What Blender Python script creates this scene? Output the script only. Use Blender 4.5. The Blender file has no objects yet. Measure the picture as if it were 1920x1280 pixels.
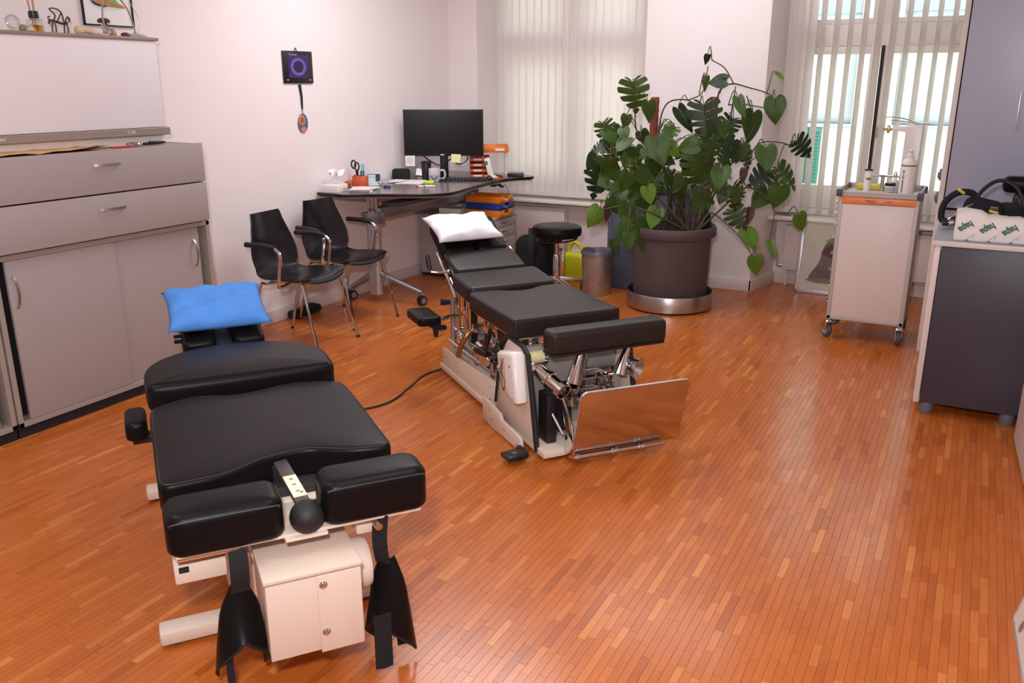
import bpy, bmesh, math, random
from mathutils import Vector, Matrix, Euler
R = math.radians
S = bpy.context.scene
COL = S.collection

# ------------------------------------------------------------------ camera, world, sun, lamps, exposure
cam = bpy.data.cameras.new('camera'); cam.lens = 30.0; cam.sensor_width = 36.0
cam.clip_start = 0.05; cam.clip_end = 200
camo = bpy.data.objects.new('camera', cam); COL.objects.link(camo)
camo.location = (0, 0, 1.65); camo.rotation_euler = (R(90 - 16.896), 0, R(28.184))
S.camera = camo

W = bpy.data.worlds.new('sky'); S.world = W; W.use_nodes = True
bg = W.node_tree.nodes['Background']; bg.inputs[0].default_value = (0.80, 0.92, 1.0, 1); bg.inputs[1].default_value = 4.7

def lamp(name, kind, loc, rot, energy, color, **kw):
    l = bpy.data.lights.new(name, kind); l.energy = energy; l.color = color
    for k, v in kw.items(): setattr(l, k, v)
    o = bpy.data.objects.new(name, l); COL.objects.link(o); o.location = loc; o.rotation_euler = rot
    return o
lamp('sun', 'SUN', (0, 0, 8), (R(38), 0, R(-12)), 1.5, (1, 0.97, 0.92), angle=R(1))
lamp('camera_flash', 'AREA', (-0.12, -0.05, 1.98), (R(90 - 10), 0, R(28)), 62, (0.97, 0.97, 1.0), shape='DISK', size=0.16)
for x, y, e in ((-2.7, 1.0, 19), (-2.9, 4.8, 38), (-0.5, 2.0, 15), (-1.9, 6.2, 13)):
    lamp('ceiling_bounce', 'AREA', (x, y, 2.86), (0, 0, 0), e, (0.94, 0.965, 1.0), shape='RECTANGLE', size=1.3, size_y=0.7)  # unseen area lights added for flash light bounced off the ceiling

S.view_settings.view_transform = 'Standard'; S.view_settings.look = 'None'
S.view_settings.exposure = 0.15; S.view_settings.gamma = 1.0; S.view_settings.use_curve_mapping = False

# ------------------------------------------------------------------ helpers
def lin(h):
    h = h.lstrip('#'); out = []
    for i in (0, 2, 4):
        c = int(h[i:i+2], 16) / 255
        out.append(c / 12.92 if c <= 0.04045 else ((c + 0.055) / 1.055) ** 2.4)
    return tuple(out) + (1,)

MATS = {}
def M(name, col, rough=0.5, metal=0.0, var=0.05, nscale=30.0, bump=0.0, bscale=120.0, coat=0.0, spec=0.5, trans=0.0, aniso=0.0, emit=0.0):
    if name in MATS: return MATS[name]
    m = bpy.data.materials.new(name); m.use_nodes = True; nt = m.node_tree
    p = nt.nodes['Principled BSDF']; c = lin(col)
    tc = nt.nodes.new('ShaderNodeTexCoord')
    n = nt.nodes.new('ShaderNodeTexNoise'); n.inputs['Scale'].default_value = nscale; n.inputs['Detail'].default_value = 3
    nt.links.new(tc.outputs['Object'], n.inputs['Vector'])
    mix = nt.nodes.new('ShaderNodeMix'); mix.data_type = 'RGBA'
    mix.inputs[6].default_value = tuple(max(0, k * (1 - var)) for k in c[:3]) + (1,)
    mix.inputs[7].default_value = tuple(min(1, k * (1 + var)) for k in c[:3]) + (1,)
    nt.links.new(n.outputs[0], mix.inputs[0]); nt.links.new(mix.outputs[2], p.inputs['Base Color'])
    p.inputs['Roughness'].default_value = rough; p.inputs['Metallic'].default_value = metal
    p.inputs['Coat Weight'].default_value = coat; p.inputs['Specular IOR Level'].default_value = spec
    p.inputs['Transmission Weight'].default_value = trans
    if emit:
        p.inputs['Emission Color'].default_value = c; p.inputs['Emission Strength'].default_value = emit
    if bump:
        b = nt.nodes.new('ShaderNodeBump'); b.inputs['Strength'].default_value = bump; b.inputs['Distance'].default_value = 0.004
        n2 = nt.nodes.new('ShaderNodeTexNoise'); n2.inputs['Scale'].default_value = bscale; n2.inputs['Detail'].default_value = 4
        nt.links.new(tc.outputs['Object'], n2.inputs['Vector']); nt.links.new(n2.outputs[0], b.inputs['Height'])
        nt.links.new(b.outputs[0], p.inputs['Normal'])
    MATS[name] = m
    return m

def glassmat(name, tint=(0.95, 1, 0.97), gloss=0.12):
    if name in MATS: return MATS[name]
    m = bpy.data.materials.new(name); m.use_nodes = True; nt = m.node_tree
    for nd in list(nt.nodes): nt.nodes.remove(nd)
    o = nt.nodes.new('ShaderNodeOutputMaterial'); t = nt.nodes.new('ShaderNodeBsdfTransparent'); g = nt.nodes.new('ShaderNodeBsdfGlossy')
    t.inputs[0].default_value = tuple(tint) + (1,); g.inputs['Roughness'].default_value = 0.03
    mx = nt.nodes.new('ShaderNodeMixShader'); fr = nt.nodes.new('ShaderNodeFresnel'); fr.inputs[0].default_value = 1.45
    mul = nt.nodes.new('ShaderNodeMath'); mul.operation = 'MULTIPLY'; mul.inputs[1].default_value = gloss * 8
    nt.links.new(fr.outputs[0], mul.inputs[0]); nt.links.new(mul.outputs[0], mx.inputs[0])
    nt.links.new(t.outputs[0], mx.inputs[1]); nt.links.new(g.outputs[0], mx.inputs[2]); nt.links.new(mx.outputs[0], o.inputs[0])
    MATS[name] = m
    return m

def slatmat(name, col, tr=0.45):
    m = bpy.data.materials.new(name); m.use_nodes = True; nt = m.node_tree
    p = nt.nodes['Principled BSDF']; out = nt.nodes['Material Output']; c = lin(col)
    p.inputs['Base Color'].default_value = c; p.inputs['Roughness'].default_value = 0.8
    tc = nt.nodes.new('ShaderNodeTexCoord'); n = nt.nodes.new('ShaderNodeTexNoise'); n.inputs['Scale'].default_value = 300
    b = nt.nodes.new('ShaderNodeBump'); b.inputs['Strength'].default_value = 0.1
    nt.links.new(tc.outputs['Object'], n.inputs['Vector']); nt.links.new(n.outputs[0], b.inputs['Height']); nt.links.new(b.outputs[0], p.inputs['Normal'])
    t = nt.nodes.new('ShaderNodeBsdfTranslucent'); t.inputs[0].default_value = c
    mx = nt.nodes.new('ShaderNodeMixShader'); mx.inputs[0].default_value = tr
    nt.links.new(p.outputs[0], mx.inputs[1]); nt.links.new(t.outputs[0], mx.inputs[2]); nt.links.new(mx.outputs[0], out.inputs[0])
    return m

def attrmat(name, ramp, rough, grain=True, coat=0.0, bump=0.03, spec=0.5):
    """colour picked by the per-face attribute 'tone' (0..1), plus wood grain along Y"""
    m = bpy.data.materials.new(name); m.use_nodes = True; nt = m.node_tree; p = nt.nodes['Principled BSDF']
    a = nt.nodes.new('ShaderNodeAttribute'); a.attribute_name = 'tone'
    cr = nt.nodes.new('ShaderNodeValToRGB'); els = cr.color_ramp.elements
    while len(els) < len(ramp): els.new(0.5)
    for e, (pos, col) in zip(els, ramp): e.position = pos; e.color = lin(col)
    nt.links.new(a.outputs['Fac'], cr.inputs[0])
    g = nt.nodes.new('ShaderNodeNewGeometry'); mp = nt.nodes.new('ShaderNodeMapping'); mp.inputs['Scale'].default_value = (90, 7, 20)
    nt.links.new(g.outputs['Position'], mp.inputs[0])
    n = nt.nodes.new('ShaderNodeTexNoise'); n.inputs['Scale'].default_value = 1.0; n.inputs['Detail'].default_value = 4
    nt.links.new(mp.outputs[0], n.inputs['Vector'])
    mr = nt.nodes.new('ShaderNodeMapRange'); mr.inputs[3].default_value = 0.80; mr.inputs[4].default_value = 1.16
    nt.links.new(n.outputs[0], mr.inputs[0])
    mx = nt.nodes.new('ShaderNodeMix'); mx.data_type = 'RGBA'; mx.blend_type = 'MULTIPLY'; mx.inputs[0].default_value = 1.0
    nt.links.new(cr.outputs[0], mx.inputs[6]); nt.links.new(mr.outputs[0], mx.inputs[7]); nt.links.new(mx.outputs[2], p.inputs['Base Color'])
    p.inputs['Roughness'].default_value = rough; p.inputs['Coat Weight'].default_value = coat; p.inputs['Coat Roughness'].default_value = 0.12
    p.inputs['Specular IOR Level'].default_value = spec
    n2 = nt.nodes.new('ShaderNodeTexNoise'); n2.inputs['Scale'].default_value = 3.0
    nt.links.new(g.outputs['Position'], n2.inputs['Vector'])
    b = nt.nodes.new('ShaderNodeBump'); b.inputs['Strength'].default_value = bump; b.inputs['Distance'].default_value = 0.02
    nt.links.new(n2.outputs[0], b.inputs['Height']); nt.links.new(b.outputs[0], p.inputs['Normal'])
    return m

V = Vector
def rotto(d, up=(0, 0, 1)):
    """3x3 taking +Z onto d"""
    return V(d).normalized().to_track_quat('Z', 'Y').to_matrix()

class G:
    def __init__(s): s.v = []; s.f = []
    def add(s, vs, fs, m=None):
        o = len(s.v)
        if m is not None: vs = [m @ V(p) for p in vs]
        s.v += [tuple(p) for p in vs]; s.f += [tuple(i + o for i in f) for f in fs]
        return s
    def box(s, c, d, bev=0.003, rot=None, seg=2):
        bm = bmesh.new(); bmesh.ops.create_cube(bm, size=1.0)
        for v in bm.verts: v.co = V((v.co.x * d[0], v.co.y * d[1], v.co.z * d[2]))
        bev = min(bev, min(d) * 0.45)
        if bev > 0: bmesh.ops.bevel(bm, geom=list(bm.edges), offset=bev, segments=seg, affect='EDGES', profile=0.5)
        m = Matrix.Translation(c)
        if rot is not None: m = m @ (rot.to_4x4() if isinstance(rot, Matrix) else Euler(rot).to_matrix().to_4x4())
        bm.verts.index_update()
        s.add([v.co for v in bm.verts], [[v.index for v in f.verts] for f in bm.faces], m); bm.free()
        return s
    def span(s, a, b, bev=0.003, seg=2):
        return s.box([(a[i] + b[i]) / 2 for i in range(3)], [abs(b[i] - a[i]) for i in range(3)], bev, None, seg)
    def cyl(s, a, b, r0, r1=None, n=18, cap=True):
        a = V(a); b = V(b); r1 = r0 if r1 is None else r1; q = rotto(b - a); vs = []
        for p, r in ((a, r0), (b, r1)):
            for i in range(n): t = 2 * math.pi * i / n; vs.append(p + q @ V((r * math.cos(t), r * math.sin(t), 0)))
        fs = [(i, (i + 1) % n, n + (i + 1) % n, n + i) for i in range(n)]
        if cap: fs += [tuple(range(n - 1, -1, -1)), tuple(range(n, 2 * n))]
        return s.add(vs, fs)
    def lathe(s, prof, c=(0, 0, 0), n=32, m=None, cap=True):
        vs = []; fs = []
        for r, z in prof:
            for i in range(n): t = 2 * math.pi * i / n; vs.append((r * math.cos(t), r * math.sin(t), z))
        for k in range(len(prof) - 1):
            for i in range(n):
                j = (i + 1) % n; fs.append((k * n + i, k * n + j, (k + 1) * n + j, (k + 1) * n + i))
        if cap:
            if prof[0][0] > 1e-4: fs.append(tuple(range(n - 1, -1, -1)))
            if prof[-1][0] > 1e-4: fs.append(tuple(range((len(prof) - 1) * n, len(prof) * n)))
        mm = Matrix.Translation(c)
        if m is not None: mm = mm @ m.to_4x4()
        return s.add(vs, fs, mm)
    def ball(s, c, r, n=20, sc=(1, 1, 1), m=None):
        k = n // 2; prof = [(max(1e-5, r * math.sin(math.pi * i / k)), -r * math.cos(math.pi * i / k)) for i in range(k + 1)]
        mm = Matrix.Diagonal(V(sc)); mm = (m @ mm) if m is not None else mm
        return s.lathe(prof, c, n, mm, cap=False)
    def tube(s, pts, r, n=8, smooth=0, closed=False, flat=None):
        pts = [V(p) for p in pts]
        if smooth: pts = crom(pts, smooth, closed)
        L = len(pts); vs = []; fs = []; ref = None
        rr = r if isinstance(r, (list, tuple)) else [r] * L
        if len(rr) != L: rr = [rr[0] + (rr[-1] - rr[0]) * i / (L - 1) for i in range(L)]
        for i, p in enumerate(pts):
            a = pts[i - 1] if (i or closed) else p; b = pts[(i + 1) % L] if (i < L - 1 or closed) else p
            d = (b - a).normalized() if (b - a).length > 1e-9 else V((0, 0, 1))
            if ref is None: ref = d.orthogonal().normalized()
            ref = (ref - d * ref.dot(d)).normalized(); o = d.cross(ref)
            for j in range(n):
                t = 2 * math.pi * j / n; vs.append(p + (ref * math.cos(t) + o * math.sin(t)) * rr[i])
        for i in range(L if closed else L - 1):
            for j in range(n):
                k = (j + 1) % n; q = (i + 1) % L; fs.append((i * n + j, i * n + k, q * n + k, q * n + j))
        if not closed: fs += [tuple(range(n - 1, -1, -1)), tuple(range((L - 1) * n, L * n))]
        return s.add(vs, fs)
    def prism(s, out, z0, z1, r=0.004, seg=3, dome=0.0, m=None, rb=None, K=5):
        n = len(out); out = [V((p[0], p[1], 0)) for p in out]
        ar = sum(out[i].x * out[(i + 1) % n].y - out[(i + 1) % n].x * out[i].y for i in range(n))
        if ar < 0: out.reverse()
        nor = []
        for i in range(n):
            e1 = (out[i] - out[i - 1]); e2 = (out[(i + 1) % n] - out[i])
            d = (e1.normalized() + e2.normalized()).normalized(); nor.append(V((-d.y, d.x, 0)))
        rb = r if rb is None else rb; rings = []
        for k in range(seg + 1):
            t = math.pi / 2 * k / seg; rings.append((rb * (1 - math.sin(t)), z0 + rb * (1 - math.cos(t))))
        for k in range(seg + 1):
            t = math.pi / 2 * k / seg; rings.append((r * (1 - math.cos(t)), z1 - r + r * math.sin(t)))
        vs = []; fs = []
        for ins, z in rings:
            for i in range(n): p = out[i] + nor[i] * ins; vs.append((p.x, p.y, z))
        L = len(rings)
        if dome:
            base = [V(p) for p in vs[-n:]]; c = sum(base, V((0, 0, 0))) / n
            for k in range(1, K):
                f = 1 - k / K
                for p in base: q = c + (p - c) * f; vs.append((q.x, q.y, z1 + dome * (1 - f ** 2.2)))
            L += K - 1; vs.append((c.x, c.y, z1 + dome))
        for k in range(L - 1):
            for i in range(n): j = (i + 1) % n; fs.append((k * n + i, k * n + j, (k + 1) * n + j, (k + 1) * n + i))
        fs.append(tuple(range(n - 1, -1, -1)))
        if dome: fs += [((L - 1) * n + i, (L - 1) * n + (i + 1) % n, L * n) for i in range(n)]
        else: fs.append(tuple(range((L - 1) * n, L * n)))
        return s.add(vs, fs, m)
    def sheet(s, rows, th, m=None):
        """thick sheet through a grid of points"""
        a = len(rows); b = len(rows[0]); P = [[V(p) for p in r] for r in rows]; top = []; bot = []
        for i in range(a):
            for j in range(b):
                du = P[min(i + 1, a - 1)][j] - P[max(i - 1, 0)][j]; dv = P[i][min(j + 1, b - 1)] - P[i][max(j - 1, 0)]
                nn = du.cross(dv); nn = nn.normalized() if nn.length > 1e-12 else V((0, 0, 1))
                top.append(P[i][j] + nn * th / 2); bot.append(P[i][j] - nn * th / 2)
        N = a * b; fs = []
        for i in range(a - 1):
            for j in range(b - 1):
                q = (i * b + j, (i + 1) * b + j, (i + 1) * b + j + 1, i * b + j + 1)
                fs.append(q); fs.append(tuple(N + k for k in reversed(q)))
        ring = [j for j in range(b)] + [i * b + b - 1 for i in range(1, a)] + [(a - 1) * b + j for j in range(b - 2, -1, -1)] + [i * b for i in range(a - 2, 0, -1)]
        for x, y in zip(ring, ring[1:] + ring[:1]): fs.append((x, y, N + y, N + x))
        return s.add(top + bot, fs, m)
    def build(s, name, mat, parent=None, smooth=35, **props):
        me = bpy.data.meshes.new(name); me.from_pydata(s.v, [], s.f); me.update()
        bm = bmesh.new(); bm.from_mesh(me); bmesh.ops.recalc_face_normals(bm, faces=bm.faces); bm.to_mesh(me); bm.free()
        if isinstance(mat, str): mat = MATS[mat]
        me.materials.append(mat)
        if smooth:
            me.polygons.foreach_set('use_smooth', [True] * len(me.polygons)); me.set_sharp_from_angle(angle=R(smooth))
        return link(name, me, parent, **props)

def link(name, me, parent=None, **props):
    o = bpy.data.objects.new(name, me); COL.objects.link(o)
    if parent is not None: o.parent = parent
    for k, v in props.items(): o[k] = v
    return o
def crom(pts, k, closed=False):
    out = []; n = len(pts)
    for i in range(n if closed else n - 1):
        p1 = pts[i]; p2 = pts[(i + 1) % n]
        p0 = pts[i - 1] if (i or closed) else p1 * 2 - p2; p3 = pts[(i + 2) % n] if (i < n - 2 or closed) else p2 * 2 - p1
        for j in range(k):
            t = j / k
            out.append(0.5 * ((2 * p1) + (p2 - p0) * t + (2 * p0 - 5 * p1 + 4 * p2 - p3) * t * t + (3 * p1 - p0 - 3 * p2 + p3) * t ** 3))
    if not closed: out.append(pts[-1])
    return out
def rrect(x0, y0, x1, y1, r, n=6):
    out = []
    for cx, cy, a in ((x1 - r, y1 - r, 0), (x0 + r, y1 - r, 90), (x0 + r, y0 + r, 180), (x1 - r, y0 + r, 270)):
        for i in range(n + 1): t = R(a + 90 * i / n); out.append((cx + r * math.cos(t), cy + r * math.sin(t)))
    return out
def smoothpoly(pts, k=6):
    return [(p.x, p.y) for p in crom([V((a, b, 0)) for a, b in pts], k, True)]
def thing(name, label, cat, loc=(0, 0, 0), rz=0.0, group=None):
    o = bpy.data.objects.new(name, None); COL.objects.link(o); o.location = loc; o.rotation_euler = (0, 0, R(rz))
    o.empty_display_size = 0.05; o['label'] = label; o['category'] = cat
    if group: o['group'] = group
    return o
def tag(o, label, cat, group=None):
    o['label'] = label; o['category'] = cat
    if group: o['group'] = group
    return o
def struct(o): o['kind'] = 'structure'; return o
def place(o, loc, rot=(0, 0, 0)):
    o.location = loc; o.rotation_euler = [R(a) for a in rot]; return o
def copytree(o, parent=None):
    c = o.copy(); COL.objects.link(c)
    if parent is not None: c.parent = parent
    for ch in list(o.children): copytree(ch, c)
    return c
FONTS = {}
def text(name, body, size, mat, parent, m, ext=0.0004, bold=0.0, sx=1.0):
    cu = bpy.data.curves.new(name, 'FONT'); cu.body = body; cu.size = size; cu.extrude = ext; cu.align_x = 'CENTER'; cu.align_y = 'CENTER'
    cu.offset = bold; cu.resolution_u = 3
    t = bpy.data.objects.new('tmp', cu); COL.objects.link(t); bpy.context.view_layer.update()
    me = bpy.data.meshes.new_from_object(t.evaluated_get(bpy.context.evaluated_depsgraph_get()))
    bpy.data.objects.remove(t); bpy.data.curves.remove(cu)
    me.transform(m.to_4x4() @ Matrix.Diagonal((sx, 1, 1, 1))); me.materials.clear(); me.materials.append(MATS[mat] if isinstance(mat, str) else mat); me.name = name
    return link(name, me, parent)
def frame4(o, x, y, z=None):
    """matrix with origin o, axes x and y"""
    x = V(x).normalized(); y = V(y); y = (y - x * y.dot(x)).normalized(); z = x.cross(y)
    m = Matrix.Identity(4)
    for i in range(3): m[i][0] = x[i]; m[i][1] = y[i]; m[i][2] = z[i]; m[i][3] = o[i]
    return m

# ------------------------------------------------------------------ materials
M('wall_paint', '#f1e6e6', 0.85, var=0.02, nscale=3, bump=0.08, bscale=60)
M('ceiling_paint', '#f4efea', 0.9, var=0.01)
M('skirting', '#e6d6d0', 0.5, var=0.02)
M('white_frame', '#efe7df', 0.4, var=0.02)
M('grey_laminate', '#a79b99', 0.5, var=0.02, nscale=8)
M('grey_edge', '#a1948b', 0.5, var=0.02)
M('taupe_edge', '#93837a', 0.5, var=0.03)
M('dark_gap', '#1a1820', 0.7, var=0.05)
M('pale_panel', '#ece3e7', 0.45, var=0.015, nscale=5)
M('steel', '#c9c4c0', 0.28, 1.0, var=0.03)
M('chrome', '#d8d6d4', 0.07, 1.0, var=0.01)
M('brushed', '#b9b2ac', 0.32, 1.0, var=0.06, nscale=14)
M('galvanised', '#a9a19c', 0.42, 0.75, var=0.3, nscale=16)
M('leather', '#120f10', 0.37, var=0.10, nscale=40, bump=0.08, bscale=420, spec=0.15)
M('leather_sheen', '#241d1a', 0.46, var=0.2, nscale=9, bump=0.10, bscale=60, spec=0.4)  # brown base colour imitates the window reflection on the second table's pads
M('leather_seam', '#2b2526', 0.5, var=0.1)
M('black_plastic', '#17151a', 0.36, var=0.08)
M('chair_shell', '#131117', 0.30, var=0.05, coat=0.2)
M('black_rubber', '#1a191b', 0.6, var=0.1)
M('black_fabric', '#121116', 0.85, var=0.2, nscale=80, bump=0.3, bscale=300)
M('webbing', '#14131a', 0.8, var=0.2, nscale=200, bump=0.4, bscale=500)
M('cream_metal', '#dfccbc', 0.42, var=0.02)
M('white_plastic', '#ece6e3', 0.35, var=0.02)
M('blue_cloth', '#4f8fe0', 0.85, var=0.08, nscale=20, bump=0.35, bscale=45)
M('white_cloth', '#f4f2f6', 0.85, var=0.02, nscale=20, bump=0.35, bscale=40)
M('terracotta', '#54494b', 0.75, var=0.12, nscale=14, bump=0.15, bscale=60)
M('soil', '#33241d', 0.95, var=0.4, nscale=90, bump=0.8, bscale=90)
M('moss_pole', '#8a4a38', 0.95, var=0.35, nscale=70, bump=0.9, bscale=120)
M('leaf_dark', '#1f3214', 0.42, spec=0.35, var=0.25, nscale=14)
M('leaf_mid', '#385218', 0.42, spec=0.35, var=0.25, nscale=14)
M('leaf_light', '#5c8128', 0.42, spec=0.35, var=0.2, nscale=14)
M('leaf_brown', '#4a3324', 0.6, var=0.35, nscale=20)
M('stem', '#4c4a2a', 0.6, var=0.3, nscale=40)
M('root', '#3e3022', 0.8, var=0.3, nscale=40)
M('desk_top', '#7d706d', 0.22, var=0.04, nscale=10)
M('desk_under', '#8f8480', 0.6, var=0.03)
M('aluminium', '#a9aab0', 0.35, 0.85, var=0.03)
M('orange_plastic', '#e8801c', 0.35, var=0.04)
M('red_orange', '#c4501e', 0.4, var=0.05)
M('blue_plastic', '#1c3f94', 0.35, var=0.05)
M('bluegrey', '#565d6b', 0.55, var=0.04)
M('yellow_plastic', '#d3cb1e', 0.35, var=0.05)
M('paper', '#f0ecea', 0.7, var=0.02)
M('pink_paper', '#eed6d4', 0.7, var=0.03)
M('envelope', '#d9a877', 0.75, var=0.05)
M('yellow_note', '#efe9ac', 0.7, var=0.03)
M('red_plastic', '#c3232f', 0.4, var=0.05)
M('ink', '#141418', 0.6, var=0.05)
M('screen', '#131013', 0.22, var=0.03, spec=0.22)
M('wood_dark', '#4c2c1d', 0.5, var=0.25, nscale=30)
M('wood_light', '#c08a52', 0.5, var=0.2, nscale=30)
M('driftwood', '#d9bfa4', 0.8, var=0.2, nscale=30)
M('trolley_orange', '#f08a4c', 0.4, var=0.02)
M('trolley_white', '#dccfca', 0.4, var=0.02)
M('trolley_edge', '#b8b0ab', 0.4, var=0.03)
M('charcoal', '#3d3a45', 0.42, var=0.03, nscale=6)
M('slate_panel', '#a6aabd', 0.38, spec=0.9, var=0.05, nscale=3)
M('green_print', '#2f6a4c', 0.6, var=0.05)
M('label_yellow', '#d8b83c', 0.5, var=0.05)
M('facade', '#d3c8b4', 0.9, var=0.06, nscale=2, bump=0.2, bscale=30)
M('mint_pane', '#aed3c0', 0.25, var=0.05, nscale=1.5)
M('facade_grey', '#8d8d92', 0.6, var=0.05)
M('shutter_green', '#2f5f50', 0.6, var=0.06)
M('asphalt', '#8c8a86', 0.9, var=0.15)
M('clear', '#ffffff', 0.05, trans=0.9, var=0.0)
M('silver_frame', '#c9c8cf', 0.35, 0.6, var=0.03)
M('teal_plastic', '#7db3c4', 0.4, var=0.04)
M('purple', '#3c2a78', 0.5, var=0.1)
M('lime', '#d8ee3a', 0.5, var=0.05)
glassmat('pane_glass'); glassmat('thin_clear', (0.97, 0.97, 0.97), 0.06); glassmat('amber_clear', (0.93, 0.72, 0.18), 0.2)
SLAT = slatmat('blind_slat', '#fef8f6', 0.46)
FLOOR = attrmat('parquet', [(0.0, '#a9561f'), (0.3, '#bb6326'), (0.7, '#c46b2c'), (1.0, '#d5843f')], 0.27, coat=0.12, bump=0.05, spec=0.4)
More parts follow.
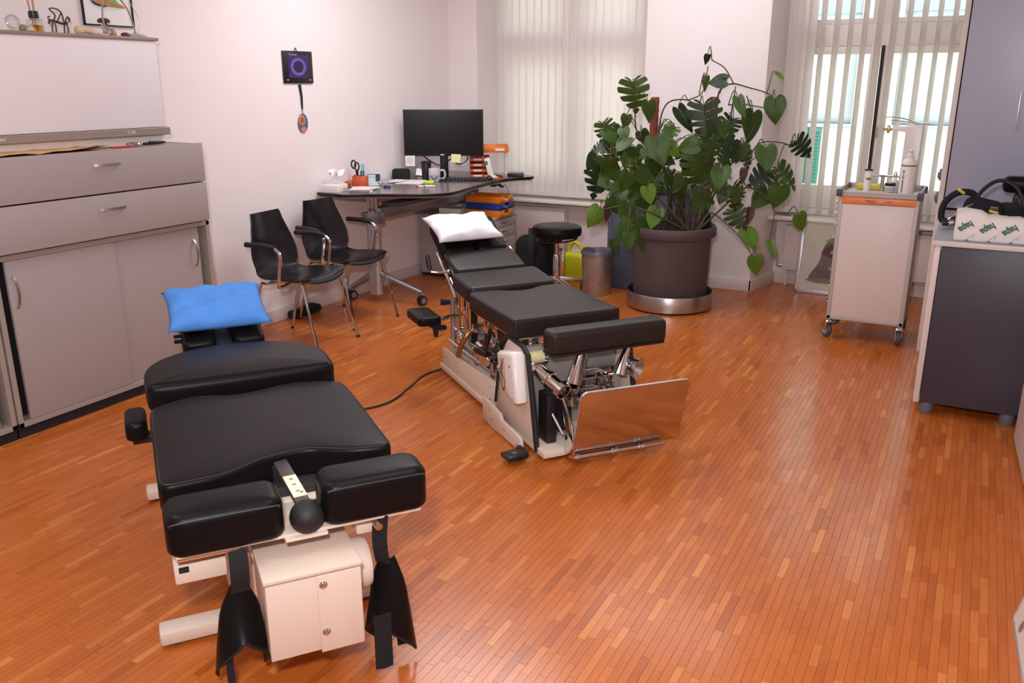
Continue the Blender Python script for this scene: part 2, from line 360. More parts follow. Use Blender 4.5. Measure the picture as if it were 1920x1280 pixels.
LEAVES = [
 ((-2.231,5.979,1.650),0.229,(0.082,0.122,-0.989),(0.418,-0.905,-0.077),'s',1,(-2.278,6.163,1.503)),
 ((-2.091,5.921,1.513),0.142,(0.135,-0.071,-0.988),(0.817,-0.556,0.152),'p',1,(-2.278,6.163,1.503)),
 ((-2.356,6.213,1.410),0.099,(-0.145,-0.082,-0.986),(0.447,-0.894,0.009),'p',1,(-2.267,6.165,1.405)),
 ((-2.419,5.918,1.365),0.166,(0.244,0.222,-0.944),(0.484,-0.871,-0.080),'s',1,(-2.408,5.903,1.225)),
 ((-2.402,6.224,1.324),0.145,(0.111,-0.391,-0.914),(0.677,-0.644,0.357),'p',0,(-2.262,6.166,1.356)),
 ((-2.399,5.942,1.208),0.127,(-0.786,-0.522,-0.330),(0.256,-0.762,0.594),'s',0,(-2.321,5.906,1.150)),
 ((-2.500,5.997,1.125),0.137,(-0.594,-0.160,-0.788),(0.103,-0.987,0.123),'p',0,(-2.408,5.903,1.225)),
 ((-2.379,5.984,1.215),0.175,(0.134,0.099,-0.986),(0.490,-0.871,-0.021),'s',1,(-2.350,5.905,1.175)),
 ((-2.351,6.270,1.158),0.160,(0.052,-0.460,-0.886),(0.474,-0.770,0.428),'p',1,(-2.203,6.190,1.207)),
 ((-2.479,6.008,1.044),0.246,(0.038,-0.254,-0.966),(0.721,-0.663,0.202),'s',0,(-2.350,5.905,1.175)),
 ((-2.366,5.952,1.052),0.142,(0.481,0.148,-0.864),(0.657,-0.714,0.244),'p',1,(-2.292,5.907,1.125)),
 ((-2.159,5.778,1.033),0.149,(-0.272,-0.197,-0.942),(0.654,-0.756,-0.030),'p',1,(-2.211,5.924,1.049)),
 ((-2.003,5.882,1.272),0.205,(0.283,-0.161,-0.946),(0.308,-0.918,0.248),'p',1,(-2.052,6.128,1.171)),
 ((-2.075,6.065,1.138),0.194,(0.041,-0.077,-0.996),(0.821,-0.566,0.078),'p',1,(-2.021,6.092,1.070)),
 ((-2.031,6.051,1.148),0.146,(0.703,0.589,-0.398),(0.707,-0.641,0.300),'p',1,(-2.021,6.092,1.070)),
 ((-1.998,6.121,1.339),0.093,(0.320,-0.231,-0.919),(0.323,-0.885,0.335),'p',1,(-2.086,6.183,1.314)),
 ((-2.270,6.305,1.290),0.118,(0.363,0.312,-0.878),(0.306,-0.930,-0.204),'p',1,(-2.230,6.178,1.257)),
 ((-2.024,6.418,1.454),0.206,(0.551,0.030,-0.834),(0.345,-0.918,0.194),'n',0,(-1.952,6.403,1.522)),
 ((-1.763,6.160,1.494),0.267,(0.154,-0.105,-0.982),(0.078,-0.990,0.118),'s',0,(-1.857,6.375,1.465)),
 ((-1.682,6.686,1.383),0.180,(-0.218,-0.627,-0.748),(0.447,-0.745,0.495),'s',0,(-1.661,6.555,1.433)),
 ((-1.659,6.021,1.267),0.211,(0.171,0.038,-0.985),(0.872,-0.472,0.134),'s',1,(-2.037,6.110,1.120)),
 ((-1.643,6.335,1.254),0.193,(0.514,-0.251,-0.820),(0.538,-0.650,0.537),'s',0,(-1.748,6.438,1.175)),
 ((-1.769,6.094,1.146),0.250,(0.067,0.050,-0.996),(0.444,-0.896,-0.015),'s',1,(-2.001,6.102,1.023)),
 ((-1.704,6.206,1.025),0.205,(0.645,-0.170,-0.745),(0.179,-0.915,0.363),'s',1,(-1.755,6.323,0.982)),
 ((-1.746,5.985,1.240),0.148,(-0.884,-0.239,-0.402),(0.159,-0.962,0.223),'p',1,(-2.037,6.110,1.120)),
 ((-1.808,6.334,1.834),0.068,(-0.178,-0.011,-0.984),(0.784,-0.606,-0.135),'p',0,(-1.832,6.543,1.807)),
 ((-1.776,6.235,1.682),0.104,(-0.115,0.045,-0.992),(0.015,-0.999,-0.047),'n',1,(-1.886,6.454,1.565)),
 ((-1.726,6.569,1.659),0.136,(-0.989,-0.148,-0.016),(0.124,-0.874,0.469),'p',0,(-1.761,6.570,1.570)),
 ((-1.573,6.362,1.540),0.164,(0.389,-0.369,-0.844),(0.103,-0.893,0.437),'n',1,(-1.687,6.546,1.489)),
 ((-1.528,6.663,1.421),0.220,(-0.014,-0.156,-0.988),(0.803,-0.591,0.082),'p',1,(-1.567,6.610,1.489)),
 ((-1.359,6.576,1.528),0.180,(0.138,-0.076,-0.987),(0.068,-0.994,0.086),'p',1,(-1.398,6.663,1.535)),
 ((-1.380,6.653,1.715),0.083,(0.829,0.051,-0.557),(0.469,-0.606,0.643),'n',2,(-1.442,6.682,1.570)),
 ((-1.182,6.623,1.241),0.175,(0.618,0.412,-0.670),(0.564,-0.826,0.013),'s',0,(-1.246,6.705,1.196)),
 ((-1.375,6.477,1.190),0.180,(0.206,-0.385,-0.899),(0.096,-0.907,0.410),'p',1,(-1.473,6.579,1.166)),
 ((-1.577,6.665,1.163),0.167,(0.405,-0.033,-0.914),(0.783,-0.503,0.366),'s',0,(-1.560,6.564,1.206)),
 ((-1.302,6.641,1.037),0.212,(0.724,0.146,-0.674),(0.635,-0.523,0.568),'s',1,(-1.269,6.696,1.204)),
 ((-1.244,6.483,0.918),0.175,(-0.179,-0.009,-0.984),(-0.015,-1.000,0.012),'p',1,(-1.324,6.496,0.813)),
 ((-1.357,6.570,0.872),0.185,(-0.365,-0.654,-0.663),(0.249,-0.755,0.607),'p',1,(-1.324,6.496,0.813)),
 ((-1.352,6.576,1.014),0.204,(-0.695,-0.537,-0.478),(0.408,-0.842,0.353),'s',0,(-1.499,6.548,1.084)),
 ((-1.516,6.472,1.027),0.116,(-0.004,-0.360,-0.933),(0.160,-0.921,0.354),'n',3,(-1.499,6.548,1.084)),
 ((-1.672,6.561,0.981),0.073,(0.606,0.573,-0.552),(0.775,-0.268,0.572),'p',2,(-1.632,6.465,1.029)),
 ((-1.563,6.376,0.909),0.197,(0.222,0.253,-0.942),(0.822,-0.568,0.042),'s',1,(-1.480,6.443,0.904)),
 ((-1.590,6.537,0.714),0.189,(0.567,-0.000,-0.824),(0.173,-0.978,0.119),'s',1,(-1.539,6.373,0.841)),
 ((-1.432,6.403,0.749),0.129,(-0.041,-0.290,-0.956),(0.579,-0.786,0.214),'n',3,(-1.402,6.470,0.859)),
 ((-1.733,5.961,0.862),0.202,(0.629,0.729,-0.270),(0.777,-0.603,0.183),'s',1,(-1.870,6.129,0.768)),
 ((-1.748,6.345,0.679),0.180,(0.044,0.091,-0.995),(0.804,-0.595,-0.019),'n',0,(-1.734,6.248,0.688)),
 ((-1.948,6.330,0.864),0.114,(0.400,-0.025,-0.916),(0.719,-0.611,0.331),'p',1,(-1.963,6.215,0.820)),
 ((-2.168,6.043,0.815),0.152,(0.649,0.373,-0.663),(0.756,-0.412,0.509),'p',1,(-2.044,5.985,0.880)),
 ((-2.014,5.983,0.763),0.150,(-0.209,-0.332,-0.920),(0.070,-0.943,0.325),'p',2,(-1.966,5.926,0.717)),
 ((-2.081,5.990,0.663),0.223,(0.011,-0.204,-0.979),(0.724,-0.673,0.149),'p',1,(-1.966,5.926,0.717)),
 ((-2.138,5.706,0.832),0.162,(0.123,-0.048,-0.991),(0.719,-0.684,0.122),'p',1,(-2.181,5.796,0.802)),
 ((-2.083,5.604,0.635),0.115,(0.347,-0.283,-0.894),(0.648,-0.617,0.446),'p',1,(-2.138,5.814,0.789)),
 ((-2.401,5.837,0.755),0.162,(-0.398,-0.299,-0.867),(0.544,-0.838,0.039),'p',2,(-2.327,5.743,0.773)),
 ((-2.255,5.766,0.550),0.100,(0.237,-0.078,-0.968),(0.785,-0.572,0.238),'p',1,(-2.291,5.756,0.780)),
 ((-2.310,5.798,0.815),0.146,(0.053,-0.283,-0.958),(0.729,-0.644,0.231),'n',3,(-2.217,5.783,0.795)),
 ((-1.412,6.244,0.608),0.160,(0.621,-0.111,-0.776),(0.505,-0.700,0.504),'p',2,(-1.441,6.106,0.603)),
 ((-1.359,6.364,0.403),0.144,(0.140,0.089,-0.986),(0.397,-0.917,-0.027),'p',2,(-1.321,6.083,0.472)),
 ((-1.259,6.358,0.528),0.128,(0.477,-0.170,-0.862),(0.299,-0.891,0.341),'n',2,(-1.264,6.499,0.729)),
 ((-1.103,6.525,0.712),0.135,(0.381,0.289,-0.878),(0.657,-0.753,0.038),'p',2,(-1.189,6.532,0.709)),
 ((-2.150,6.035,0.929),0.155,(-0.373,-0.643,-0.669),(0.682,-0.679,0.273),'p',1,(-2.087,5.963,0.927)),
 ((-2.065,5.905,0.927),0.132,(0.399,-0.021,-0.917),(0.576,-0.772,0.268),'p',2,(-2.044,5.985,0.880)),
 ((-2.207,6.015,1.190),0.140,(0.169,0.195,-0.966),(0.415,-0.903,-0.110),'p',1,(-2.252,5.915,1.087)),
 ((-1.861,6.077,0.991),0.126,(-0.282,-0.529,-0.800),(0.660,-0.713,0.239),'p',1,(-1.960,6.121,0.931)),
 ((-2.057,6.190,1.018),0.157,(0.203,-0.194,-0.960),(0.331,-0.909,0.254),'p',1,(-2.001,6.102,1.023)),
 ((-2.263,5.911,0.899),0.127,(0.066,-0.484,-0.872),(0.207,-0.849,0.487),'p',1,(-2.171,5.932,1.011)),
 ((-1.679,6.498,1.105),0.138,(0.421,-0.062,-0.905),(0.417,-0.873,0.253),'n',1,(-1.632,6.465,1.029)),
 ((-1.817,6.465,1.293),0.151,(0.462,0.177,-0.869),(0.641,-0.744,0.189),'p',1,(-1.746,6.476,1.239)),
 ((-1.924,5.913,1.224),0.122,(0.572,0.464,-0.676),(0.760,-0.611,0.223),'p',2,(-2.037,6.110,1.120)),
 ((-1.923,6.433,1.104),0.139,(-0.102,-0.171,-0.980),(0.486,-0.868,0.101),'p',1,(-1.751,6.399,1.111)),
 ((-1.780,6.342,1.208),0.149,(-0.710,-0.189,-0.678),(-0.158,-0.896,0.414),'p',1,(-1.748,6.438,1.175)),
 ((-2.031,5.938,1.213),0.143,(-0.691,-0.544,-0.476),(0.350,-0.828,0.438),'s',1,(-2.037,6.110,1.120)),
 ((-2.328,5.840,1.118),0.139,(-0.339,-0.032,-0.940),(0.635,-0.745,-0.204),'p',1,(-2.350,5.905,1.175)),
 ((-2.138,6.331,1.281),0.124,(-0.120,-0.496,-0.860),(0.769,-0.594,0.235),'p',1,(-2.087,6.203,1.356)),
 ((-1.607,6.327,0.909),0.135,(-0.218,-0.313,-0.924),(0.316,-0.919,0.237),'p',1,(-1.685,6.391,0.898)),
 ((-2.374,6.194,1.317),0.110,(0.309,-0.396,-0.865),(0.102,-0.890,0.444),'p',1,(-2.256,6.166,1.307)),
 ((-2.070,6.229,1.134),0.135,(-0.346,-0.536,-0.770),(0.339,-0.837,0.430),'s',1,(-2.103,6.214,1.036)),
 ((-2.036,6.035,1.230),0.112,(0.414,-0.306,-0.857),(0.363,-0.809,0.463),'s',1,(-2.052,6.128,1.171)),
 ((-2.330,6.146,0.865),0.182,(-0.138,-0.431,-0.892),(0.277,-0.881,0.384),'s',1,(-2.103,6.214,1.036)),
 ((-2.169,5.928,1.115),0.133,(0.148,-0.238,-0.960),(0.803,-0.538,0.257),'s',1,(-2.171,5.932,1.011)),
 ((-1.486,6.261,0.899),0.118,(-0.393,-0.311,-0.866),(0.574,-0.818,0.033),'s',1,(-1.539,6.373,0.841)),
 ((-1.909,6.126,1.198),0.140,(0.383,0.396,-0.834),(0.573,-0.811,-0.122),'s',1,(-2.052,6.128,1.171)),
 ((-1.707,6.500,1.338),0.169,(0.551,0.031,-0.834),(0.571,-0.743,0.349),'s',1,(-1.655,6.517,1.252)),
 ((-2.230,6.037,1.007),0.141,(0.209,0.162,-0.964),(0.250,-0.962,-0.108),'p',1,(-2.171,5.932,1.011)),
 ((-2.323,6.126,0.586),0.154,(0.495,-0.247,-0.833),(0.468,-0.732,0.496),'s',1,(-2.254,5.769,0.787)),
 ((-2.109,5.653,0.726),0.119,(-0.299,-0.175,-0.938),(-0.067,-0.977,0.204),'s',1,(-2.138,5.814,0.789)),
 ((-2.483,6.006,1.020),0.167,(0.575,-0.084,-0.814),(0.197,-0.951,0.237),'p',1,(-2.350,5.905,1.175)),
 ((-2.244,5.936,1.266),0.134,(-0.383,-0.671,-0.635),(0.115,-0.716,0.688),'p',1,(-2.321,5.906,1.150)),
 ((-1.828,6.409,1.300),0.178,(0.564,0.099,-0.820),(0.712,-0.561,0.422),'s',1,(-1.753,6.497,1.311)),
 ((-1.532,6.415,1.214),0.148,(-0.236,-0.079,-0.969),(0.067,-0.996,0.065),'p',1,(-1.578,6.539,1.160)),
 ((-2.127,5.893,1.042),0.161,(0.555,0.466,-0.689),(0.773,-0.595,0.220),'p',1,(-2.211,5.924,1.049)),
 ((-1.773,6.170,1.230),0.172,(0.579,-0.167,-0.798),(0.580,-0.603,0.547),'s',1,(-1.751,6.399,1.111)),
 ((-1.649,6.464,1.170),0.148,(-0.261,-0.640,-0.723),(0.589,-0.699,0.406),'s',1,(-1.655,6.517,1.252)),
 ((-1.698,6.429,1.369),0.131,(0.319,-0.191,-0.928),(0.646,-0.673,0.360),'p',1,(-1.753,6.497,1.311)),
 ((-1.962,6.098,1.007),0.145,(0.324,0.242,-0.915),(0.840,-0.519,0.160),'s',1,(-2.021,6.092,1.070)),
 ((-2.290,5.786,0.847),0.136,(0.444,0.324,-0.835),(0.803,-0.558,0.210),'p',1,(-2.327,5.743,0.773)),
 ((-2.176,5.815,0.661),0.143,(0.652,0.056,-0.756),(0.622,-0.610,0.491),'p',1,(-2.138,5.814,0.789)),
 ((-1.965,6.143,1.333),0.158,(-0.589,-0.381,-0.713),(-0.117,-0.832,0.542),'s',1,(-2.086,6.183,1.314)),
 ((-1.574,6.043,1.072),0.163,(0.111,-0.495,-0.862),(0.113,-0.855,0.505),'p',1,(-1.756,6.291,0.932)),
 ((-2.215,6.108,0.660),0.126,(0.681,-0.036,-0.732),(0.340,-0.869,0.359),'s',1,(-2.000,6.007,0.834)),
 ((-2.306,5.905,0.951),0.166,(0.724,0.090,-0.683),(0.463,-0.798,0.386),'s',1,(-2.211,5.924,1.049)),
 ((-1.846,6.542,1.070),0.141,(0.173,-0.285,-0.943),(0.751,-0.581,0.313),'p',1,(-1.751,6.399,1.111)),
 ((-2.035,5.990,0.953),0.126,(-0.167,-0.541,-0.824),(0.618,-0.709,0.341),'s',1,(-2.130,5.941,0.973)),
 ((-2.405,5.917,1.315),0.143,(0.703,0.158,-0.693),(0.623,-0.606,0.494),'p',1,(-2.408,5.903,1.225)),
 ((-1.965,6.212,0.954),0.136,(0.797,0.011,-0.603),(0.326,-0.850,0.414),'s',1,(-1.960,6.121,0.931)),
 ((-2.068,6.108,0.929),0.134,(0.014,-0.027,-1.000),(0.772,-0.635,0.028),'s',1,(-1.981,6.112,0.977)),
]
VINES = [
 [(-1.804,6.106,0.601),(-1.847,6.128,0.730),(-1.940,6.131,0.884),(-2.021,6.092,1.070),(-2.084,6.164,1.272),(-2.091,6.241,1.439),(-2.048,6.291,1.516),(-1.952,6.403,1.522),(-1.857,6.375,1.465)],
 [(-1.843,6.142,0.592),(-1.963,6.215,0.820),(-2.150,6.214,1.108),(-2.256,6.166,1.307),(-2.278,6.163,1.503)],
 [(-1.781,6.119,0.601),(-1.759,6.192,0.781),(-1.755,6.323,0.982),(-1.746,6.476,1.239),(-1.775,6.559,1.527),(-1.746,6.581,1.612),(-1.670,6.595,1.638),(-1.570,6.639,1.612),(-1.477,6.681,1.586)],
 [(-1.670,6.595,1.638),(-1.745,6.593,1.749),(-1.832,6.543,1.807)],
 [(-1.477,6.681,1.586),(-1.408,6.683,1.554),(-1.389,6.644,1.516)],
 [(-1.952,6.403,1.522),(-1.865,6.470,1.580),(-1.855,6.538,1.762)],
 [(-1.757,6.131,0.601),(-1.709,6.378,0.898),(-1.647,6.493,1.134),(-1.663,6.542,1.371),(-1.655,6.596,1.619)],
 [(-1.745,6.138,0.601),(-1.667,6.167,0.737),(-1.532,6.134,0.671),(-1.411,6.097,0.581),(-1.321,6.083,0.472)],
 [(-1.735,6.148,0.614),(-1.598,6.302,0.778),(-1.480,6.443,0.904),(-1.324,6.496,0.813),(-1.264,6.499,0.729),(-1.164,6.543,0.703)],
 [(-1.751,6.200,0.618),(-1.685,6.391,0.898),(-1.578,6.539,1.160),(-1.508,6.640,1.344),(-1.576,6.628,1.554)],
 [(-1.806,6.109,0.614),(-1.957,6.029,0.788),(-2.130,5.941,0.973),(-2.292,5.907,1.125),(-2.408,5.903,1.225)],
 [(-1.830,6.097,0.614),(-2.011,5.869,0.752),(-2.181,5.796,0.802),(-2.327,5.743,0.773)],
 [(-1.687,6.546,1.489),(-1.567,6.610,1.489),(-1.417,6.670,1.463)],
 [(-1.513,6.533,1.042),(-1.459,6.595,1.208),(-1.317,6.676,1.221),(-1.222,6.715,1.188)],
]
# ------------------------------------------------------------------ the room
CEIL = 2.95
g = G(); g.span((-4.3, -1.6, -0.06), (1.75, 7.75, -0.002), 0)
floor = struct(g.build('floor', M('joint', '#8a4c26', 0.6), smooth=0))
# strips of the parquet: narrow blocks running along the left wall
rng = random.Random(11)
PW = 0.0262; planks = []
x = -4.3; row = 0
while x < 1.74:
    y = 0.75 - rng.random() * 0.2
    while y < 7.45:
        L = rng.choice((0.115, 0.14, 0.165, 0.19, 0.215, 0.24)); planks.append((x + PW / 2, y + L / 2, L, min(1, max(0, rng.gauss(0.5, 0.21))))); y += L
    x += PW
fw = V((-0.4519, 0.8434, -0.2906)); rt = V((0.8814, 0.4723, 0)); up = rt.cross(fw)
def pix(p):
    d = V(p) - V((0, 0, 1.65)); z = d.dot(fw); return 960 + 1600 * d.dot(rt) / z, 640 - 1600 * d.dot(up) / z, z
def near(pl):
    if pl[1] < 1.2: return 99
    px, py, z = pix((pl[0], pl[1], 0))
    if not (10 < px < 1890 and py < 1268) or 285 < px < 800: return 99
    return z
order = sorted(range(len(planks)), key=lambda i: near(planks[i])); first = set(order[:300])
def plank_geo(x, y, w, L):
    a, b = w / 2 - 0.00012, L / 2 - 0.00012; c = 0.0004
    vs = [(x - a, y - b, -0.0025), (x + a, y - b, -0.0025), (x + a, y + b, -0.0025), (x - a, y + b, -0.0025),
          (x - a + c, y - b + c, 0), (x + a - c, y - b + c, 0), (x + a - c, y + b - c, 0), (x - a + c, y + b - c, 0)]
    return vs, [(4, 5, 6, 7), (0, 1, 5, 4), (1, 2, 6, 5), (2, 3, 7, 6), (3, 0, 4, 7)]
def tone(me, vals):
    at = me.attributes.new('tone', 'FLOAT', 'FACE'); at.data.foreach_set('value', vals)
vs = []; fs = []; tv = []
shared = {}
for i, (px_, py_, L, t) in enumerate(planks):
    if i in first:
        k = (round(L, 3), int(t * 7.99))
        if k not in shared:
            a, f = plank_geo(0, 0, PW, L); me = bpy.data.meshes.new('plank'); me.from_pydata(a, [], f); me.materials.append(FLOOR)
            tone(me, [(k[1] + 0.5) / 8] * 5); shared[k] = me
        o = link('plank', shared[k], floor); o.location = (px_, py_, 0)
    else:
        a, f = plank_geo(px_, py_, PW, L); n = len(vs); vs += a; fs += [tuple(q + n for q in ff) for ff in f]; tv += [t] * 5
me = bpy.data.meshes.new('planks'); me.from_pydata(vs, [], fs); me.materials.append(FLOOR); tone(me, tv)
o = link('planks', me, floor); o['kind'] = 'stuff'
g = G(); g.span((-4.3, -1.6, -0.002), (1.75, 0.74, 0.0), 0); o = g.build('floor_end', FLOOR, floor, smooth=0)

def block(name, parts, mat, smooth=0):
    g = G()
    for a, b in parts: g.span(a, b, 0)
    return struct(g.build(name, mat, smooth=smooth))
block('wall_left', [((-4.45, -1.6, 0), (-4.3, 7.75, CEIL))], 'wall_paint')
block('wall_right', [((1.75, -1.6, 0), (1.9, 7.75, CEIL))], 'wall_paint')
block('wall_front', [((-4.45, -1.75, 0), (1.9, -1.6, CEIL))], 'wall_paint')
block('ceiling', [((-4.45, -1.75, CEIL), (1.9, 7.75, CEIL + 0.15))], 'ceiling_paint')
for pts in ([(-4.3, 6.83), (-4.01, 6.83), (-4.08, 7.42), (-4.08, 7.75), (-4.3, 7.75)],
            [(-2.50, 6.97), (-1.518, 6.97), (-1.425, 7.42), (-1.425, 7.75), (-2.58, 7.75), (-2.58, 7.42)],
            [(0.36, 6.97), (1.75, 6.97), (1.75, 7.75), (0.26, 7.75), (0.26, 7.42)]):
    g = G(); g.prism(pts, 0, CEIL, 0); struct(g.build('wall_back', 'wall_paint', smooth=0))
for a, b in ((-4.08, -2.58), (-1.425, 0.26)):
    block('wall_back', [((a, 7.42, 0), (b, 7.72, 0.57))], 'wall_paint'); block('wall_back', [((a, 7.42, 2.78), (b, 7.72, CEIL))], 'wall_paint')
g = G(); g.span((-4.3, 0.0, 0), (-4.282, 6.83, 0.095), 0.003); struct(g.build('baseboard_left', 'skirting'))
g = G()
g.span((-4.28, 6.812, 0), (-4.01, 6.83, 0.095), 0.003); g.span((-2.50, 6.952, 0), (-1.503, 6.97, 0.095), 0.003)
g.prism([(-1.518, 6.952), (-1.500, 6.952), (-1.407, 7.402), (-1.425, 7.42)], 0, 0.095, 0.002)
g.span((-1.425, 7.402, 0), (0.26, 7.42, 0.095), 0.003); g.span((-4.08, 7.402, 0), (-2.58, 7.42, 0.095), 0.003)
struct(g.build('baseboard_back', 'skirting'))
g = G(); g.span((-4.052, 7.20, 0.565), (-2.55, 7.43, 0.592), 0.008); struct(g.build('trim_1', 'white_frame'))
g = G(); g.span((-1.46, 7.20, 0.565), (0.28, 7.43, 0.592), 0.008); struct(g.build('trim_2', 'white_frame'))

def window(n, X0, X1, posts, zt, open_right=None):
    g = G(); Y0, Y1 = 7.45, 7.53; z0, z1 = 0.592, 2.78
    g.span((X0, Y0, z0), (X0 + 0.06, Y1, z1)); g.span((X1 - 0.06, Y0, z0), (X1, Y1, z1))
    g.span((X0, Y0 - 0.003, z0), (X1, Y1 - 0.003, z0 + 0.06)); g.span((X0, Y0 - 0.003, z1 - 0.06), (X1, Y1 - 0.003, z1))
    g.span((X0, Y0 - 0.01, zt[0]), (X1, Y1, zt[1]))
    for p in posts: g.span((p - 0.045, Y0 + 0.003, zt[1]), (p + 0.045, Y1 + 0.003, z1))
    g.span((X0, 7.53, 0.55), (X1, 7.74, 0.60), 0.004)
    w = struct(g.build('window_%d' % n, 'white_frame'))
    edges = [X0 + 0.06] + list(posts) + [X1 - 0.06]
    for i, (a, b) in enumerate(zip(edges, edges[1:])):
        a2 = a + (0.045 if i else 0); b2 = b - (0.045 if i < len(edges) - 2 else 0)
        g = G(); g.span((a2 + 0.035, 7.487, zt[1] + 0.03), (b2 - 0.035, 7.493, z1 - 0.09), 0); g.build('pane', 'pane_glass', w, 0)
        g = G()
        for s in ((a2, a2 + 0.045), (b2 - 0.045, b2)): g.span((s[0], 7.44, zt[1]), (s[1], 7.52, z1 - 0.06))
        g.span((a2 + 0.001, 7.443, zt[1] + 0.001), (b2 - 0.001, 7.517, zt[1] + 0.04)); g.span((a2 + 0.001, 7.443, z1 - 0.1), (b2 - 0.001, 7.517, z1 - 0.061)); g.build('light_frame', 'white_frame', w)
    for i, (a, b) in enumerate(zip(edges, edges[1:])):
        st = 0.075; Lw = b - a - 0.008
        def sash(m):
            g = G()
            for q in ((-Lw, -Lw + st), (-st, 0)): g.span((q[0], -0.04, 0), (q[1], 0.03, zt[0] - 0.652), 0.006)
            g.span((-Lw + 0.002, -0.037, 0.002), (-0.002, 0.027, 0.19), 0.006); g.span((-Lw + 0.002, -0.037, zt[0] - 0.652 - 0.06), (-0.002, 0.027, zt[0] - 0.654), 0.006)
            s = g.build('casement', 'white_frame', w)
            g = G(); g.span((-Lw + st, -0.004, 0.19), (-st, 0.004, zt[0] - 0.71), 0); g.build('pane', 'pane_glass', s, 0)
            g = G(); zz = 0.63
            if i == len(edges) - 2:
                g.span((-Lw + 0.03, -0.055, zz - 0.05), (-Lw + 0.06, -0.04, zz + 0.05)); g.tube([(-Lw + 0.045, -0.05, zz + 0.02), (-Lw + 0.045, -0.085, zz + 0.02), (-Lw + 0.14, -0.09, zz + 0.02)], 0.010, 10, 5)
                g.build('window_handle', M('brass', '#c9ad7c', 0.3, 0.7), s)
                g = G(); g.span((-Lw - 0.006, -0.046, 0.0), (-Lw + 0.020, -0.041, zt[0] - 0.655), 0); g.build('gap_strip', 'black_rubber', s, 0)  # black strip stands in for the shaded gap at the casement edge
            else:
                g.ball((-st * 0.5, -0.052, 0.5), 0.016); g.build('window_knob', 'white_plastic', s)
            return s
        s = sash(None); s.location = (b - 0.004, 7.475, 0.652)
        if open_right and i == len(edges) - 2: s.rotation_euler = (0, 0, R(open_right))
    return w
window(1, -4.08, -2.58, (-3.30,), (1.92, 2.08))
window(2, -1.425, 0.0, (-0.765,), (1.92, 2.08), 5)
block('trim_3', [((0.0, 7.42, 0.57), (0.26, 7.72, 2.78))], 'wall_paint')

def blind(label, xs, ws, angs, y):
    b = thing('vertical_blind', label, 'blind', (sum(xs) / len(xs), y, 2.78))
    cx = sum(xs) / len(xs)
    g = G(); g.span((xs[0] - cx - 0.08, -0.025, -0.045), (xs[-1] - cx + 0.08, 0.025, 0), 0.004); g.build('headrail', 'white_plastic', b)
    cache = {}
    for x, w, a in zip(xs, ws, angs):
        if w not in cache:
            g = G(); rows = []
            for k in range(2):
                rows.append([(w * (t - 0.5), 0.006 * math.cos(math.pi * (t - 0.5)), -0.05 - 2.105 * k) for t in (0, 0.25, 0.5, 0.75, 1)])
            g.sheet(rows, 0.0012)
            g.span((-w * 0.48, -0.0005, -2.155), (w * 0.48, 0.007, -2.115), 0.001)
            o = g.build('slat', SLAT, b, 30); cache[w] = o.data
        else: o = link('slat', cache[w], b)
        o.location = (x - cx, 0, 0); o.rotation_euler = (0, 0, R(a))
    return b
xs = [-4.02 + 0.0745 * i for i in range(20)]
blind('closed cream vertical blind behind the desk, slats overlapping', xs, [0.072 if i in (15, 16) else 0.089 for i in range(20)], [13 + 5 * math.sin(i * 2.1) for i in range(20)], 7.30)
xs = [-1.405 + 0.045 * i for i in range(4)] + [-1.19 + 0.101 * i for i in range(11)]
blind('half open cream vertical blind by the trolley with green shutter showing through', xs, [0.089] * 15, [28, 35, 40, 50] + [71, 68, 72, 70, 66, 64, 69, 66, 70, 68, 70], 7.30)
for nm, x, z0 in (('blind_cord', -1.37, 0.75),):
    g = G(); g.tube([(x, 7.24, 2.74), (x + 0.01, 7.235, 1.6), (x, 7.24, z0)], 0.0025, 6, 4); g.cyl((x, 7.24, z0 - 0.05), (x, 7.24, z0), 0.007, 0.004, 8)
    tag(g.build(nm, 'white_plastic'), 'thin blind cord with small tassel hanging left of the open blind', 'cord')

# radiators under the windows
def radiator(label, x0, x1):
    r = thing('radiator', label, 'radiator', ((x0 + x1) / 2, 7.34, 0.14)); h = 0.37; w = (x1 - x0) / 2
    g = G(); g.span((-w, -0.045, 0), (w, -0.033, h), 0.006); g.span((-w, 0.012, 0), (w, 0.024, h), 0.006); g.build('panel', 'skirting', r)
    g = G(); g.span((-w, -0.035, h - 0.012), (w, 0.015, h + 0.004), 0.002); g.build('grille', 'white_frame', r)
    g = G(); g.cyl((w - 0.03, 0, 0.01), (w - 0.03, 0, -0.14), 0.009); g.build('pipe', 'white_frame', r)
    g = G(); g.cyl((-w + 0.03, 0, 0.01), (-w + 0.03, 0, -0.14), 0.009); g.build('pipe', 'white_frame', r)
    g = G(); g.cyl((-w - 0.05, -0.01, 0.03), (-w, -0.01, 0.03), 0.012); g.ball((-w - 0.045, -0.01, 0.035), 0.016, 12); g.build('valve', 'steel', r)
    for sx in (-1, 1):
        g = G(); g.span((sx * w * 0.7 - 0.01, 0.02, 0.1), (sx * w * 0.7 + 0.01, 0.078, 0.3), 0.002); g.build('bracket', 'steel', r)
radiator('flat white radiator under the open blind, behind trolley and leaning picture', -1.33, 0.1)
radiator('flat white radiator under the closed blind, behind backpack and stool', -3.95, -3.35)

